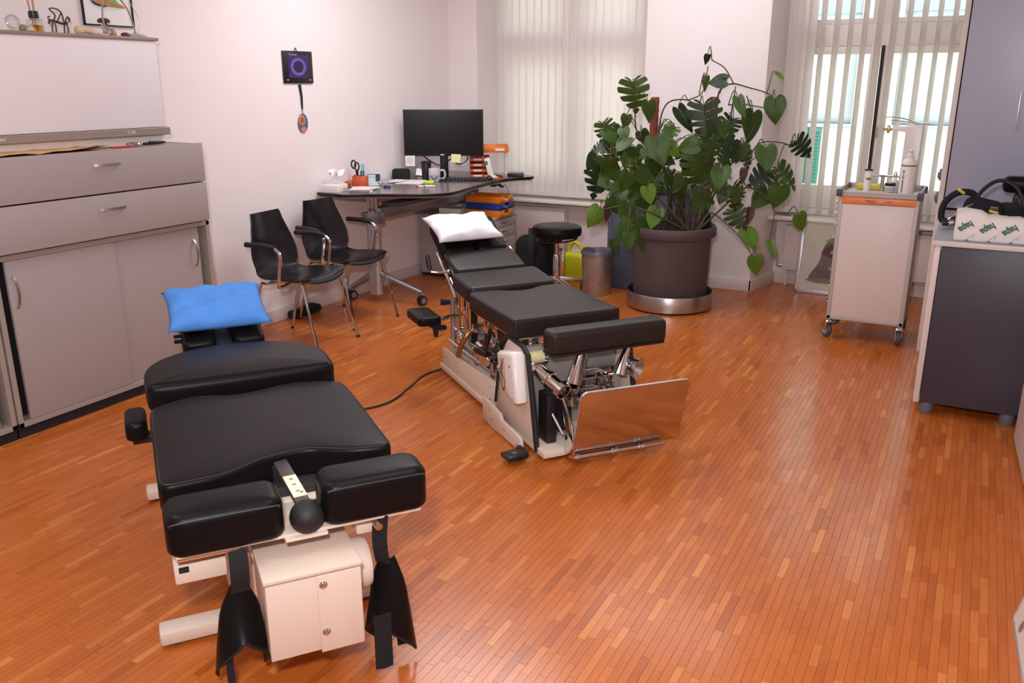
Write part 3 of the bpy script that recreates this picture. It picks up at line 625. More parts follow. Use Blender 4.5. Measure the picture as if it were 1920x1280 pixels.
# the house across the yard
b = thing('building', 'sunlit cream house across the yard with mint coloured window panes', 'building', (-1.5, 12.0, -3.0))
g = G(); B = 3.0
for x0, x1, z0, z1 in ((-6, 6, -0.0, 1.14 + B), (-6, 6, 2.78 + B, 6.5), (-6, -3.5 + 1.5, 1.14 + B, 2.78 + B), (0.0, 0.48, 1.14 + B, 2.78 + B), (2.6, 6, 1.14 + B, 2.78 + B)): g.span((x0, 0, z0), (x1, 0.3, z1), 0)
g.build('wall', 'facade', b, 0)
for x0, x1 in ((-2.0, 0.0), (0.48, 2.6)):
    g = G(); zb, zt_ = 1.14 + B, 2.78 + B
    for q in (x0 + 0.04, x1 - 0.04): g.span((q - 0.04, 0.06, zb), (q + 0.04, 0.16, zt_), 0.005)
    g.span((x0 + 0.002, 0.055, zb + 0.002), (x1 - 0.002, 0.155, zb + 0.12), 0.005); g.span((x0 + 0.002, 0.04, zt_ - 0.31), (x1 - 0.002, 0.158, zt_ - 0.002), 0.005); g.span((x0 - 0.03, -0.05, zb - 0.05), (x1 + 0.03, 0.1, zb), 0.005)
    fr = g.build('window_frame', 'facade_grey', b)
    g = G(); g.span((x0 + 0.08, 0.10, zb + 0.12), (x1 - 0.08, 0.12, zt_ - 0.31), 0); g.build('pane', 'mint_pane', fr, 0)
g = G(); 
for k in range(2):
    x0 = -2.16 + 0.165 * k + 1.5; g.span((x0, -0.05, 0.33 + B), (x0 + 0.15, -0.0, 1.08 + B), 0.004)
    for j in range(14): g.box((x0 + 0.075, -0.052, 0.40 + B + 0.048 * j), (0.11, 0.012, 0.03), 0.002, (R(30), 0, 0))
g.build('shutter', 'shutter_green', b, label='green louvred shutter')
block('ground', [((-14, 7.75, -3.2), (14, 20, -3.0))], 'asphalt')
# ------------------------------------------------------------------ storage along the left wall
def bow_handle(L, mat, parent, m, name='handle', d=0.028, w=0.011):
    rows = []
    for i in range(13):
        t = i / 12; rows.append([(L * (t - 0.5), q, d * math.sin(math.pi * t) ** 0.6) for q in (-w / 2, 0, w / 2)])
    g = G(); g.sheet(rows, 0.004, m); return g.build(name, mat, parent)

cab = thing('sliding_door_cabinet', 'grey sliding door cabinet under the two wide drawers, right section', 'cabinet', (-4.08, 2.88, 0))
def carcass(root, y0, y1, ztop, zbot, xf, xb, name='carcass'):
    g = G(); t = 0.025
    for y in ((y0, y0 + t), (y1 - t, y1)): g.span((xb, y[0], zbot), (xf, y[1], ztop), 0.0015)
    g.span((xb, y0, zbot), (xf, y1, zbot + t), 0.0015); g.span((xb, y0, ztop - t), (xf, y1, ztop), 0.0015); g.span((xb, y0, zbot), (xb + 0.01, y1, ztop), 0)
    return g.build(name, 'grey_edge', root, 0)
def rel(root, f):                       # build in world axes about the root
    return V(root.location)
def sl_cabinet(root, y0, y1, doors):
    cx, cy = root.location.x, root.location.y
    carcass(root, y0 - cy, y1 - cy, 0.885, 0.055, -3.88 - cx, -4.285 - cx)
    g = G(); g.span((-4.26 - cx, y0 - cy, 0.0), (-3.895 - cx, y1 - cy, 0.055), 0); g.build('plinth', 'dark_gap', root, 0)
    g = G(); g.span((-3.97 - cx, y0 + 0.03 - cy, 0.085), (-3.96 - cx, y1 - 0.03 - cy, 0.855), 0); g.build('gap_backing', 'dark_gap', root, 0)  # dark sheet stands in for the shade in the gaps around the doors
    for a, b, xf, hy in doors:
        g = G(); g.span((xf - 0.017 - cx, a - cy, 0.082), (xf - cx, b - cy, 0.858), 0.0015); d = g.build('door', 'grey_laminate', root)
        if hy: bow_handle(0.155, 'brushed', d, frame4((xf - cx, hy - cy, 0.71), (0, 0, 1), (0, 1, 0)) @ Matrix.Diagonal((1, 1, -1, 1)))
sl_cabinet(cab, 2.235, 3.52, ((2.30, 2.885, -3.884, 2.328), (2.875, 3.455, -3.905, 3.415)))
cab2 = thing('sliding_door_cabinet', 'grey sliding door cabinet cut off by the left edge of the picture', 'cabinet', (-4.08, 1.6, 0))
sl_cabinet(cab2, 0.95, 2.225, ((1.62, 2.165, -3.905, None), (0.98, 1.64, -3.886, 1.02)))

dr = thing('drawer_unit', 'grey unit with two wide drawers on top of the sliding door cabinets', 'drawers', (-4.07, 2.876, 0.892))
carcass(dr, 2.245 - 2.876, 3.49 - 2.876, 0.43, 0.0, -3.862 + 4.07, -4.285 + 4.07)
for z0, z1 in ((0.004, 0.217), (0.224, 0.434)):
    g = G(); g.span((0.208, 2.225 - 2.876, z0), (0.226, 3.497 - 2.876, z1), 0.002); d = g.build('drawer', 'grey_laminate', dr)
    bow_handle(0.155, 'brushed', d, frame4((0.226, 0, (z0 + z1) / 2 + (0.035 if z0 > 0.1 else 0.035)), (0, 1, 0), (0, 0, 1)), w=0.012)
dr2 = thing('drawer_unit', 'grey drawer unit continuing the wide drawers beyond the left picture edge', 'drawers', (-4.07, 1.6, 0.892))
carcass(dr2, -0.65, 0.62, 0.43, 0.0, 0.208, -0.215)
for z0, z1 in ((0.004, 0.217), (0.224, 0.434)):
    g = G(); g.span((0.208, -0.65, z0), (0.226, 0.62, z1), 0.002); d = g.build('drawer', 'grey_laminate', dr2)
    bow_handle(0.155, 'brushed', d, frame4((0.226, 0, (z0 + z1) / 2), (0, 1, 0), (0, 0, 1)))

hu = thing('hutch_cabinet', 'pale flap-front wall cabinet with taupe rails above the wide drawers', 'cabinet', (-4.14, 2.8, 1.326))
g = G(); g.span((-0.145, -1.2, 0.535), (0.165, 0.592, 0.552), 0.003); g.build('top_board', 'taupe_edge', hu)
g = G(); g.span((0.14, -1.19, 0.09), (0.155, 0.577, 0.535), 0.002); g.build('flap', 'pale_panel', hu)
g = G(); g.prism([(0.135, 0.048), (0.172, 0.048), (0.176, 0.052), (0.176, 0.084), (0.172, 0.088), (0.135, 0.088)], -1.2, 0.592, 0.001, 1, m=Matrix(((1, 0, 0, 0), (0, 0, 1, 0), (0, 1, 0, 0), (0, 0, 0, 1)))); rail = g.build('bottom_rail', 'taupe_edge', hu, 30)
g = G(); g.span((-0.145, -1.19, 0.0), (-0.135, 0.58, 0.535), 0); g.span((-0.145, 0.565, 0), (0.135, 0.58, 0.535), 0); g.span((-0.145, -1.2, 0), (0.135, -1.185, 0.535), 0); g.span((-0.145, -1.19, 0.06), (0.135, 0.565, 0.06), 0); g.span((0.118, -1.19, 0.0), (0.128, 0.565, 0.055), 0)
g.build('carcass', 'white_frame', hu, 0)
text('badge', 'C EW', 0.020, 'white_plastic', hu, frame4((0.1765, 0.34, 0.069), (0, 1, 0), (0, 0, 1)))
text('badge', 'EW', 0.018, 'white_plastic', hu, frame4((0.1765, -0.36, 0.069), (0, 1, 0), (0, 0, 1)))
for z, h in ((0.40, 0.10), (0.26, 0.03)):
    g = G(); g.span((0.02, 0.58, z - h / 2), (0.05, 0.588, z + h / 2), 0.001); g.build('hinge', 'brushed', hu)

Z1 = 1.3267                              # top of the drawers
g = G(); rows = [[(-0.10 + 0.055 * i, -0.33 + 0.6 * j / 8, 0.004 + 0.010 * math.sin(j * 1.1 + i) ** 2 + (0.012 if i == 3 and j > 5 else 0)) for j in range(9)] for i in range(4)]
g.sheet(rows, 0.003); o = g.build('envelope', 'envelope'); place(o, (-3.915, 2.64, Z1)); tag(o, 'tan paper envelope lying along the front of the wide drawers', 'envelope')
g = G(); g.tube([(-0.06, 0, 0.006), (0.05, 0, 0.006)], 0.006, 8); g.cyl((0.05, 0, 0.006), (0.062, 0, 0.006), 0.006, 0.001, 8); o = g.build('pen', 'red_plastic'); place(o, (-3.875, 3.0, Z1), (0, 0, 86)); tag(o, 'red pen on top of the wide drawers', 'pen')
mg = thing('reflex_hammer', 'steel and black medical tool lying right on the wide drawers', 'tool', (-3.93, 3.14, Z1), 84)
g = G(); g.tube([(0.035 * math.cos(t * R(36)) - 0.02, 0.022 * math.sin(t * R(36)), 0.010) for t in range(10)], 0.009, 8, 3, True); g.ball((0.03, 0.01, 0.009), 0.009, 10); g.build('steel_head', 'chrome', mg)
g = G(); g.tube([(0.035, 0, 0.012), (0.07, 0, 0.012)], 0.006, 8); g.tube([(0.07, 0, 0.012), (0.13, 0, 0.012), (0.165, 0, 0.012)], [0.011, 0.009, 0.005], 10); g.build('grip', 'black_plastic', mg)

ZT = 1.8785                              # top of the hutch
# carafe at the picture edge
t = thing('glass_globe', 'small glass globe ornament at the left picture edge on the hutch', 'ornament', (-4.10, 2.665, ZT))
g = G(); g.lathe([(0.028, 0), (0.030, 0.006), (0.012, 0.012), (0.01, 0.02)], n=20); g.build('foot', 'driftwood', t)
g = G(); g.ball((0, 0, 0.045), 0.032, 20); g.build('globe', 'thin_clear', t)
g = G(); g.ball((0.0, 0.05, 0.018), 0.018, 10, (1, 1.2, 1)); g.ball((0.01, 0.085, 0.012), 0.012, 10); o = g.build('pebbles', M('stone', '#8d8378', 0.8, var=0.3), t)
t = thing('shell', 'pale seashell beside the reed diffuser on the hutch', 'shell', (-4.06, 2.785 - 0.06, ZT))
g = G(); g.lathe([(0.002, 0), (0.02, 0.006), (0.017, 0.016), (0.008, 0.026), (0.001, 0.03)], n=14); g.build('whorl', 'driftwood', t)
t = thing('reed_diffuser', 'glass reed diffuser bottle with black collar on the hutch', 'diffuser', (-4.12, 2.79, ZT))
g = G(); g.prism(rrect(-0.03, -0.03, 0.03, 0.03, 0.008), 0, 0.062, 0.004); g.lathe([(0.02, 0.062), (0.014, 0.072)], n=16); g.build('bottle', 'thin_clear', t)
g = G(); g.prism(rrect(-0.024, -0.024, 0.024, 0.024, 0.006), 0.003, 0.035, 0.003); g.build('oil', 'amber_clear', t)
g = G(); g.lathe([(0.021, 0.068), (0.023, 0.071), (0.022, 0.098), (0.019, 0.1)], n=20); g.build('collar', 'black_plastic', t)
for k in range(4):
    a = k * 1.6; g = G(); g.tube([(0.006 * math.cos(a), 0.006 * math.sin(a), 0.02), (0.02 * math.cos(a), 0.02 * math.sin(a) - 0.012, 0.22)], 0.0022, 6); g.build('reed', 'wood_light', t)
# twisted wire animal
t = thing('wire_animal', 'brown wire sculpture of a four legged animal on the hutch', 'sculpture', (-4.11, 2.915, ZT))
def wire(name, pts, r=0.0034, mat='wood_dark'): g = G(); g.tube(pts, r, 6, 4); g.build(name, mat, t)
for y in (-0.035, 0.03):
    for x in (-0.014, 0.014): wire('leg', [(x, y, 0.0), (x, y + 0.003, 0.03), (x * 0.5, y + 0.004, 0.055)], 0.0035)
wire('back', [(0, -0.055, 0.045), (0, -0.05, 0.062), (0, -0.02, 0.058), (0, 0.02, 0.05), (0, 0.045, 0.055)], 0.006)
wire('hoop', [(0, -0.03, 0.06), (0.003, -0.02, 0.09), (0, -0.045, 0.115), (0, -0.01, 0.118), (0, 0.018, 0.10), (0, 0.025, 0.055)], 0.0036)
wire('hoop', [(0.01, -0.015, 0.06), (0.01, 0.0, 0.085), (0.01, 0.012, 0.10)], 0.0032)
wire('head', [(0, 0.03, 0.055), (0, 0.05, 0.085), (0.0, 0.056, 0.06), (0, 0.06, 0.08)], 0.0036)
wire('tail', [(0, -0.05, 0.06), (0, -0.058, 0.075), (0, -0.045, 0.08)], 0.003)
t = thing('driftwood_branch', 'pale driftwood piece lying between wire animal and desk lamp', 'driftwood', (-4.06, 3.03, ZT))
g = G(); g.tube([(0, -0.05, 0.018), (0, -0.02, 0.026), (0.005, 0.02, 0.016), (0, 0.08, 0.007), (0, 0.12, 0.004)], [0.018, 0.019, 0.013, 0.007, 0.003], 10, 0); g.ball((0, -0.05, 0.022), 0.021, 12, (1, 1, 1.05)); g.build('branch', 'driftwood', t)
# framed picture behind
t = thing('wall_picture', 'black framed drawing of a lizard on a log above the hutch', 'picture', (-4.298, 3.345, 2.06))
g = G()
for a, b in (((0, -0.158, -0.118), (0.014, 0.158, -0.110)), ((0, -0.158, 0.25), (0.014, 0.158, 0.258)), ((0, -0.158, -0.118), (0.014, -0.150, 0.258)), ((0, 0.150, -0.118), (0.014, 0.158, 0.258))): g.span(a, b, 0.001)
g.build('frame', 'black_plastic', t)
g = G(); g.span((0, -0.152, -0.112), (0.006, 0.152, 0.252), 0); g.build('mount', 'paper', t, 0)
def blob(name, pts, mat, z): g = G(); g.prism(smoothpoly(pts, 4), z, z + 0.0006, 0.0, 1, m=Matrix(((0, 0, 1, 0), (1, 0, 0, 0), (0, 1, 0, 0), (0, 0, 0, 1)))); return g.build(name, mat, t)
blob('print', [(-0.11, 0.0), (-0.06, -0.03), (0.02, -0.035), (0.10, -0.02), (0.05, 0.01), (0.06, 0.08), (-0.04, 0.09), (-0.09, 0.05)], M('print_sky', '#cfe4ea', 0.7), 0.0062)
blob('print', [(-0.10, 0.02), (-0.09, -0.005), (-0.04, -0.015), (0.03, -0.018), (0.115, -0.018), (0.04, 0.02), (0.0, 0.045), (-0.06, 0.04)], M('print_brown', '#b9824c', 0.7, var=0.3, nscale=60), 0.007)
blob('print', [(-0.10, 0.01), (-0.08, -0.012), (-0.03, -0.02), (0.0, -0.016), (-0.04, -0.008), (-0.07, 0.0)], M('print_dark', '#4a3524', 0.7), 0.0078)
blob('print', [(-0.01, 0.02), (0.05, 0.0), (0.08, -0.008), (0.05, 0.03), (0.03, 0.08), (-0.02, 0.09), (-0.04, 0.06)], M('print_green', '#7fae6c', 0.7, var=0.3, nscale=60), 0.0078)
# gooseneck lamp
t = thing('desk_lamp', 'silver gooseneck lamp with round foot and small spot head on the hutch', 'lamp', (-4.13, 3.375, ZT))
g = G(); g.lathe([(0.058, 0), (0.06, 0.008), (0.05, 0.018), (0.02, 0.024), (0.008, 0.03)], n=32); g.build('foot', 'silver_frame', t)
g = G(); g.tube([(0, 0, 0.02), (0, -0.012, 0.08), (0, -0.04, 0.155), (0, -0.10, 0.215), (0, -0.155, 0.215), (0.0, -0.185, 0.16), (0.005, -0.197, 0.09), (0.012, -0.197, 0.045)], 0.0042, 8, 6); g.build('neck', 'steel', t)
g = G(); g.tube([(0, 0.012, 0.01), (0, 0.03, 0.10), (0, -0.02, 0.19)], 0.0016, 6, 6); g.build('wire', 'steel', t)
g = G(); g.cyl((-0.005, -0.197, 0.055), (0.032, -0.190, 0.020), 0.012, 0.02, 16); h = g.build('spot_head', 'steel', t)
g = G(); g.cyl((0.0325, -0.1899, 0.0195), (0.034, -0.1896, 0.018), 0.014, 0.014, 16); g.build('lens', 'white_plastic', h)
t = thing('wooden_figure', 'dark wooden figure with flat cap behind the lamp head', 'figurine', (-4.17, 3.215, ZT))
g = G(); g.lathe([(0.012, 0.07), (0.03, 0.072), (0.032, 0.085), (0.02, 0.094), (0.001, 0.096)], n=18); g.build('cap', 'wood_dark', t)
g = G(); g.tube([(0, 0, 0.075), (0.0, 0.004, 0.04), (0.004, 0.0, 0.0)], 0.009, 8, 4); g.tube([(0, 0.008, 0.07), (0.0, 0.028, 0.035), (0.0, 0.03, 0.02)], 0.007, 8, 4); g.build('body', 'wood_dark', t)
g = G(); g.ball((0.005, 0.042, 0.022), 0.024, 14, (0.6, 0.9, 1)); g.ball((0.005, 0.0, 0.018), 0.018, 14, (0.6, 0.9, 1)); g.build('base', 'wood_light', t)
g = G(); g.ball((0, 0, 0), 0.024, 18, (0.8, 1.1, 0.55)); o = g.build('stone', M('red_stone', '#6e1f22', 0.35, var=0.2)); place(o, (-4.10, 3.285, ZT + 0.0125)); tag(o, 'polished dark red stone beside the lamp foot', 'stone')

# plaque with lanyard and medal on the wall
t = thing('wall_plaque', 'square black plaque with purple ring print on the left wall', 'plaque', (-4.2985, 4.83, 1.75))
yz = Matrix(((0, 0, 1, 0), (1, 0, 0, 0), (0, 1, 0, 0), (0, 0, 0, 1)))
g = G(); g.box((0.006, 0, 0), (0.012, 0.30, 0.215), 0.003); g.build('board', 'black_plastic', t)
g = G(); g.box((0.0122, 0, 0.005), (0.0008, 0.20, 0.15), 0); g.build('print', M('print_violet', '#33205c', 0.5, var=0.6, nscale=25), t)
def ringp(r0, r1, mat, x, sy=1.3):
    g = G(); n = 40; vs = []
    for r in (r0, r1): vs += [(x, r * sy * math.cos(2 * math.pi * i / n), 0.003 + r * math.sin(2 * math.pi * i / n)) for i in range(n)]
    g.add(vs, [(i, (i + 1) % n, n + (i + 1) % n, n + i) for i in range(n)]); return g.build('print', mat, t, 0)
ringp(0.040, 0.060, M('print_lilac', '#6b52a8', 0.5, var=0.5, nscale=60), 0.0130); ringp(0.002, 0.040, M('print_plum', '#241546', 0.5, var=0.3), 0.0129)
text('print', 'The Power', 0.018, M('print_white', '#b9b2c4', 0.5), t, frame4((0.0133, -0.05, 0.083), (0, 1, 0), (0, 0, 1)))
for y in (-0.115, 0.115): g = G(); g.box((0.0124, y, -0.085), (0.0008, 0.016, 0.008), 0); g.build('print', 'print_white', t)
g = G(); g.tube([(0.004, -0.02, 0.10), (0.008, -0.014, 0.128), (0.014, -0.006, 0.10)], 0.003, 6, 5); g.build('hook', 'black_plastic', t)
md = thing('medal', 'oval medal with orange centre hanging on a black lanyard under the plaque', 'medal', (-4.2945, 4.845, 1.37))
g = G(); g.sheet([[(0.0, -0.012 - 0.006, 0.265), (0.0, 0.006, 0.265)], [(0.004, -0.006, 0.18), (0.004, 0.012, 0.18)], [(0.0, -0.002, 0.095), (0.0, 0.012, 0.095)]], 0.003); g.build('lanyard', 'webbing', md)
g = G(); g.tube([(0, 0.005, 0.10), (0, 0.007, 0.06)], 0.004, 8); g.build('clip', 'steel', md)
def oval(name, cy, cz, ry, rz, x0, x1, mat): g = G(); g.prism([(cy + ry * math.cos(a), cz + rz * math.sin(a)) for a in [2 * math.pi * i / 32 for i in range(32)]], x0, x1, 0.001, 1, m=yz); return g.build(name, mat, md)
oval('disc', 0, 0, 0.050, 0.066, 0, 0.005, M('medal_blue', '#56647e', 0.4, var=0.5, nscale=90))
oval('rim', 0.0, -0.045, 0.028, 0.019, 0.0004, 0.0056, M('medal_pink', '#d47d78', 0.5))
oval('centre', -0.012, 0.02, 0.032, 0.034, 0.005, 0.0062, M('medal_gold', '#c99a6a', 0.4)); oval('centre', -0.012, 0.02, 0.022, 0.024, 0.006, 0.0068, M('medal_orange', '#b4562e', 0.5, var=0.3, nscale=70))
# ------------------------------------------------------------------ desk corner
dk = thing('desk', 'height adjustable desk with grey curved top on a wheeled metal frame', 'desk', (-3.9, 5.8, 0))
dk.location = (0, 0, 0); DZ = 0.87
outl = [(-4.285, 4.935), (-4.05, 4.93), (-3.89, 5.045), (-3.66, 5.165), (-3.50, 5.27), (-3.43, 5.36), (-3.415, 5.48), (-3.485, 5.96), (-3.51, 6.30), (-3.47, 6.52), (-3.39, 6.64), (-3.385, 6.72), (-3.50, 6.79), (-4.285, 6.79)]
def inset_smooth(pts): return smoothpoly(pts[2:12], 4)
mid = [(p.x, p.y) for p in crom([V((a, b, 0)) for a, b in outl[1:13]], 5)]
full = [outl[0]] + mid + [outl[13]]
g = G(); g.prism(full, DZ - 0.003, DZ, 0.001, 1); g.build('desktop', 'desk_top', dk, 30)
g = G(); g.prism(full, DZ - 0.026, DZ - 0.003, 0.001, 2, rb=0.012); g.build('edge', 'black_plastic', dk, 30)
g = G(); g.prism([(x * 0.985 - 0.06, (y - 5.8) * 0.97 + 5.8) for x, y in full], DZ - 0.034, DZ - 0.026, 0, 1); g.build('underside', 'desk_under', dk, 0)
def caster(g1, g2, x, y, r=0.035):
    g1.cyl((x - 0.012, y + 0.006, r), (x + 0.014, y - 0.006, r), r, n=20); g1.cyl((x + 0.018, y - 0.008, r), (x + 0.026, y - 0.011, r), r, n=20)
    g2.cyl((x - 0.015, y + 0.007, r), (x + 0.029, y - 0.012, r), r * 0.62, n=16); g2.cyl((x + 0.005, y, r), (x + 0.005, y, 2 * r + 0.022), 0.009, n=10); g2.box((x + 0.005, y, 2 * r + 0.012), (0.045, 0.032, 0.012), 0.004)
for (cx, cy, a, b) in ((-4.03, 5.262, (-4.235, 5.215), (-3.64, 5.315)), (-4.0, 6.62, (-4.235, 6.60), (-3.70, 6.65))):
    g = G(); g.prism(rrect(cx - 0.055, cy - 0.035, cx + 0.055, cy + 0.035, 0.03), 0.055, 0.66, 0.003); g.build('column', 'silver_frame', dk)
    g = G(); 
    for q in (-0.034, 0.0, 0.034): g.cyl((cx + q, cy, 0.62), (cx + q, cy, DZ - 0.03), 0.0155, n=16)
    g.build('inner_column', 'chrome', dk)
    g = G(); g.box((cx, cy, 0.655), (0.15, 0.10, 0.085), 0.008); g.build('collar', 'aluminium', dk)
    g = G()
    for e in (a, b): g.tube([(cx, cy, 0.24), (cx + (e[0] - cx) * 0.35, cy + (e[1] - cy) * 0.35, 0.185), (e[0], e[1], 0.098)], [0.03, 0.024, 0.018], 10)
    g.build('foot', 'aluminium', dk)
    for e in (a, b):
        g1 = G(); g2 = G(); caster(g1, g2, e[0], e[1], 0.037); w = g1.build('caster', 'black_rubber', dk); g2.build('hub', 'aluminium', w)
g = G(); g.box((-4.015, 5.95, 0.69), (0.10, 1.35, 0.085), 0.006); g.build('cross_beam', 'aluminium', dk)
g = G(); g.box((-3.93, 5.95, 0.752), (0.16, 1.2, 0.03), 0.004); g.build('cable_tray', M('tray_dark', '#55555c', 0.5), dk)
g = G(); g.box((-3.57, 6.36, DZ - 0.048), (0.06, 0.13, 0.026), 0.010, (0, 0, R(10))); g.box((-3.545, 6.42, DZ - 0.065), (0.03, 0.06, 0.02), 0.008, (R(-20), 0, 0)); g.build('hand_switch', 'black_plastic', dk)
g = G(); g.tube([(-3.53, 6.45, DZ - 0.05), (-3.52, 6.50, 0.75), (-3.515, 6.52, 0.65), (-3.51, 6.54, 0.57)], 0.0025, 6, 6); g.build('cord', 'black_plastic', dk)

mo = thing('monitor', 'wide black computer monitor standing on the desk', 'monitor', (-3.94, 6.15, DZ), 32.7)
g = G(); g.span((-0.33, -0.012, 0.19), (0.33, 0.012, 0.565), 0.004); g.box((0, 0.022, 0.37), (0.36, 0.03, 0.22), 0.012); g.build('housing', 'black_plastic', mo)
g = G(); g.span((-0.315, -0.0135, 0.21), (0.315, -0.012, 0.552), 0); g.build('screen', 'screen', mo)
g = G(); g.span((-0.03, -0.0135, 0.197), (0.0, -0.0122, 0.205), 0); g.build('badge', 'white_plastic', mo)
g = G(); g.box((0.0, 0.05, 0.2), (0.07, 0.03, 0.4), 0.006); g.build('stand', 'black_plastic', mo)
g = G(); g.prism(rrect(-0.10, -0.04, 0.10, 0.12, 0.04), 0, 0.012, 0.004); g.build('stand_foot', 'black_plastic', mo)
g = G(); g.tube([(-0.21, 0.03, 0.22), (-0.12, 0.02, 0.15), (-0.03, 0.04, 0.11), (0.06, 0.03, 0.16), (0.12, 0.02, 0.12), (0.19, 0.03, 0.15), (0.2, 0.04, 0.21)], 0.006, 6, 6); g.build('cable', 'black_plastic', mo)
def on_monitor(name, x, z, w, h, mat, label, cat, rot=0):
    g = G(); g.sheet([[(-w / 2, -0.002, 0), (-w / 2, -0.010, -h)], [(0, -0.002, 0), (0, -0.010, -h)], [(w / 2, -0.002, 0), (w / 2, -0.010, -h)]], 0.0012)
    o = g.build(name, mat); q = Matrix.Rotation(R(32.7), 3, 'Z') @ V((x, -0.0150, z)); place(o, V(mo.location) + q, (0, 0, 32.7)); o.rotation_euler.rotate_axis('Y', R(rot)); return tag(o, label, cat)
on_monitor('sticky_note', 0.10, 0.205, 0.078, 0.068, 'yellow_note', 'yellow sticky note hanging from the lower edge of the monitor', 'note', 3)
nt_ = on_monitor('note', -0.282, 0.195, 0.08, 0.085, 'paper', 'white note with lines of writing at lower left of the monitor', 'note')
for k in range(5): g = G(); g.span((-0.028, -0.0085, -0.018 - k * 0.011), (0.02 - 0.006 * (k % 2), -0.0078 - 0.0004, -0.0155 - k * 0.011), 0); o = g.build('writing', M('pencil', '#9a949c', 0.7), nt_, 0); o.location.y = 0.0005 - 0.0004 * k

def at(o, x, y, z=DZ, rz=0): return place(o, (x, y, z), (0, 0, rz))
t = thing('tissue_box', 'white tissue box with a crumpled tissue at the left desk corner', 'box', (-4.185, 5.03, DZ), 10)
g = G(); g.span((-0.075, -0.08, 0), (0.06, 0.08, 0.055), 0.004); g.build('box', 'white_plastic', t)
g = G(); rows = [[(-0.05 + 0.1 * i / 5, 0.02 + 0.05 * math.sin(i * 1.9 + j) * j / 5, 0.05 + 0.11 * j / 5) for j in range(6)] for i in range(6)]; g.sheet(rows, 0.002); g.build('tissue', 'white_cloth', t)
t = thing('pen_holder', 'orange red plastic pen holder with side tray, scissors and ruler inside', 'holder', (-4.185, 5.33, DZ), 30)
g = G()
for a, b in (((-0.055, -0.05, 0), (0.055, -0.045, 0.09)), ((-0.055, 0.045, 0), (0.055, 0.05, 0.09)), ((-0.055, -0.05, 0), (-0.05, 0.05, 0.09)), ((0.05, -0.05, 0), (0.055, 0.05, 0.09)), ((-0.055, -0.05, 0), (0.055, 0.05, 0.004))): g.span(a, b, 0.0015)
g.build('cup', 'red_orange', t)
g = G(); g.span((-0.115, -0.05, 0.022), (-0.055, 0.045, 0.05), 0.003); g.build('side_tray', 'red_orange', t)
def stick(name, pts, r, mat, label, cat): g = G(); g.tube(pts, r, 8, 4); o = g.build(name, mat); o.location = (-4.185, 5.33, DZ); return tag(o, label, cat)
sc_ = thing('scissors', 'black handled scissors standing in the orange pen holder', 'scissors', (-4.21, 5.325, DZ + 0.012), 30)
for k, s in enumerate((-1, 1)):
    g = G(); g.tube([(-0.012 + 0.012 * s + 0.016 * math.cos(a), 0, 0.155 - 0.008 * s + 0.03 * math.sin(a)) for a in [2 * math.pi * i / 10 for i in range(10)]], 0.006, 6, 2, True); g.tube([(0.0 + 0.006 * s, 0, 0.12), (0.004 * s, 0, 0.08)], 0.006, 6); g.build('handle', 'black_plastic', sc_)
g = G(); g.box((0, 0, 0.045), (0.014, 0.003, 0.09), 0); g.build('blade', 'steel', sc_)
g = G(); g.box((0, 0, 0.085), (0.028, 0.003, 0.17), 0.001, (0, R(2), R(30))); o = g.build('ruler', 'teal_plastic'); at(o, -4.175, 5.35, DZ + 0.007); tag(o, 'pale teal ruler standing in the orange pen holder', 'ruler')
for k, (dx, dy, mt, nm) in enumerate(((0.02, 0.0, 'blue_plastic', 'dark blue'), (0.03, 0.02, 'white_plastic', 'white'), (0.012, -0.02, 'black_plastic', 'black'))):
    g = G(); g.tube([(0, 0, 0.0), (0.008, 0.006, 0.115)], 0.004, 7); g.cyl((0.008, 0.006, 0.113), (0.0085, 0.0065, 0.122), 0.005); o = g.build('pen', mt); at(o, -4.185 + dx, 5.33 + dy, DZ + 0.007); tag(o, nm + ' pen standing in the orange pen holder', 'pen')
t = thing('paper_pile', 'pile of white and pink papers in front of the pen holder', 'papers', (-4.04, 5.17, DZ), 20)
for k in range(7):
    g = G(); g.box((rng.uniform(-0.01, 0.01), rng.uniform(-0.02, 0.02), 0.0015 + 0.003 * k), (0.15, 0.22, 0.0022), 0, (0, 0, R(rng.uniform(-14, 14)))); g.build('sheet', 'pink_paper' if k in (2, 5, 6) else 'paper', t, 0)
g = G(); g.tube([(-0.03, -0.12, 0.03), (-0.01, -0.10, 0.034), (0.01, -0.11, 0.028), (0.0, -0.13, 0.03)], 0.003, 6, 4, True); o = g.build('paper_clip', 'steel'); at(o, -4.10, 5.17, DZ - 0.002); tag(o, 'steel clip on the paper pile', 'clip')
t = thing('photo_card', 'small propped photo card with blue corner behind the pen holder', 'card', (-4.16, 5.47, DZ), 32)
g = G(); g.box((0, 0, 0.05), (0.10, 0.003, 0.095), 0, (R(-12), 0, 0)); g.build('card', 'print_sky', t, 0)
g = G(); g.box((0.03, -0.0042, 0.062), (0.035, 0.002, 0.05), 0, (R(-12), 0, 0)); g.box((0, -0.0132, 0.09), (0.095, 0.002, 0.005), 0, (R(-12), 0, 0)); g.build('print', M('navy', '#232a4c', 0.5), t, 0)
g = G(); g.box((-0.02, -0.0005, 0.03), (0.04, 0.003, 0.025), 0, (R(-12), 0, 0)); g.build('print', 'print_green', t, 0)
g = G(); g.lathe([(0.022, 0), (0.026, 0.004), (0.026, 0.04), (0.022, 0.045)], n=24); o = g.build('tape_dispenser', 'thin_clear'); at(o, -4.10, 5.53); tag(o, 'clear round dispenser right of the photo card', 'dispenser')
g = G(); g.box((0, 0, 0.009), (0.055, 0.03, 0.018), 0.004); o = g.build('stamp_pad', 'purple'); at(o, -3.985, 5.40, DZ, 25); tag(o, 'small purple block at the edge of the paper pile', 'stamp')
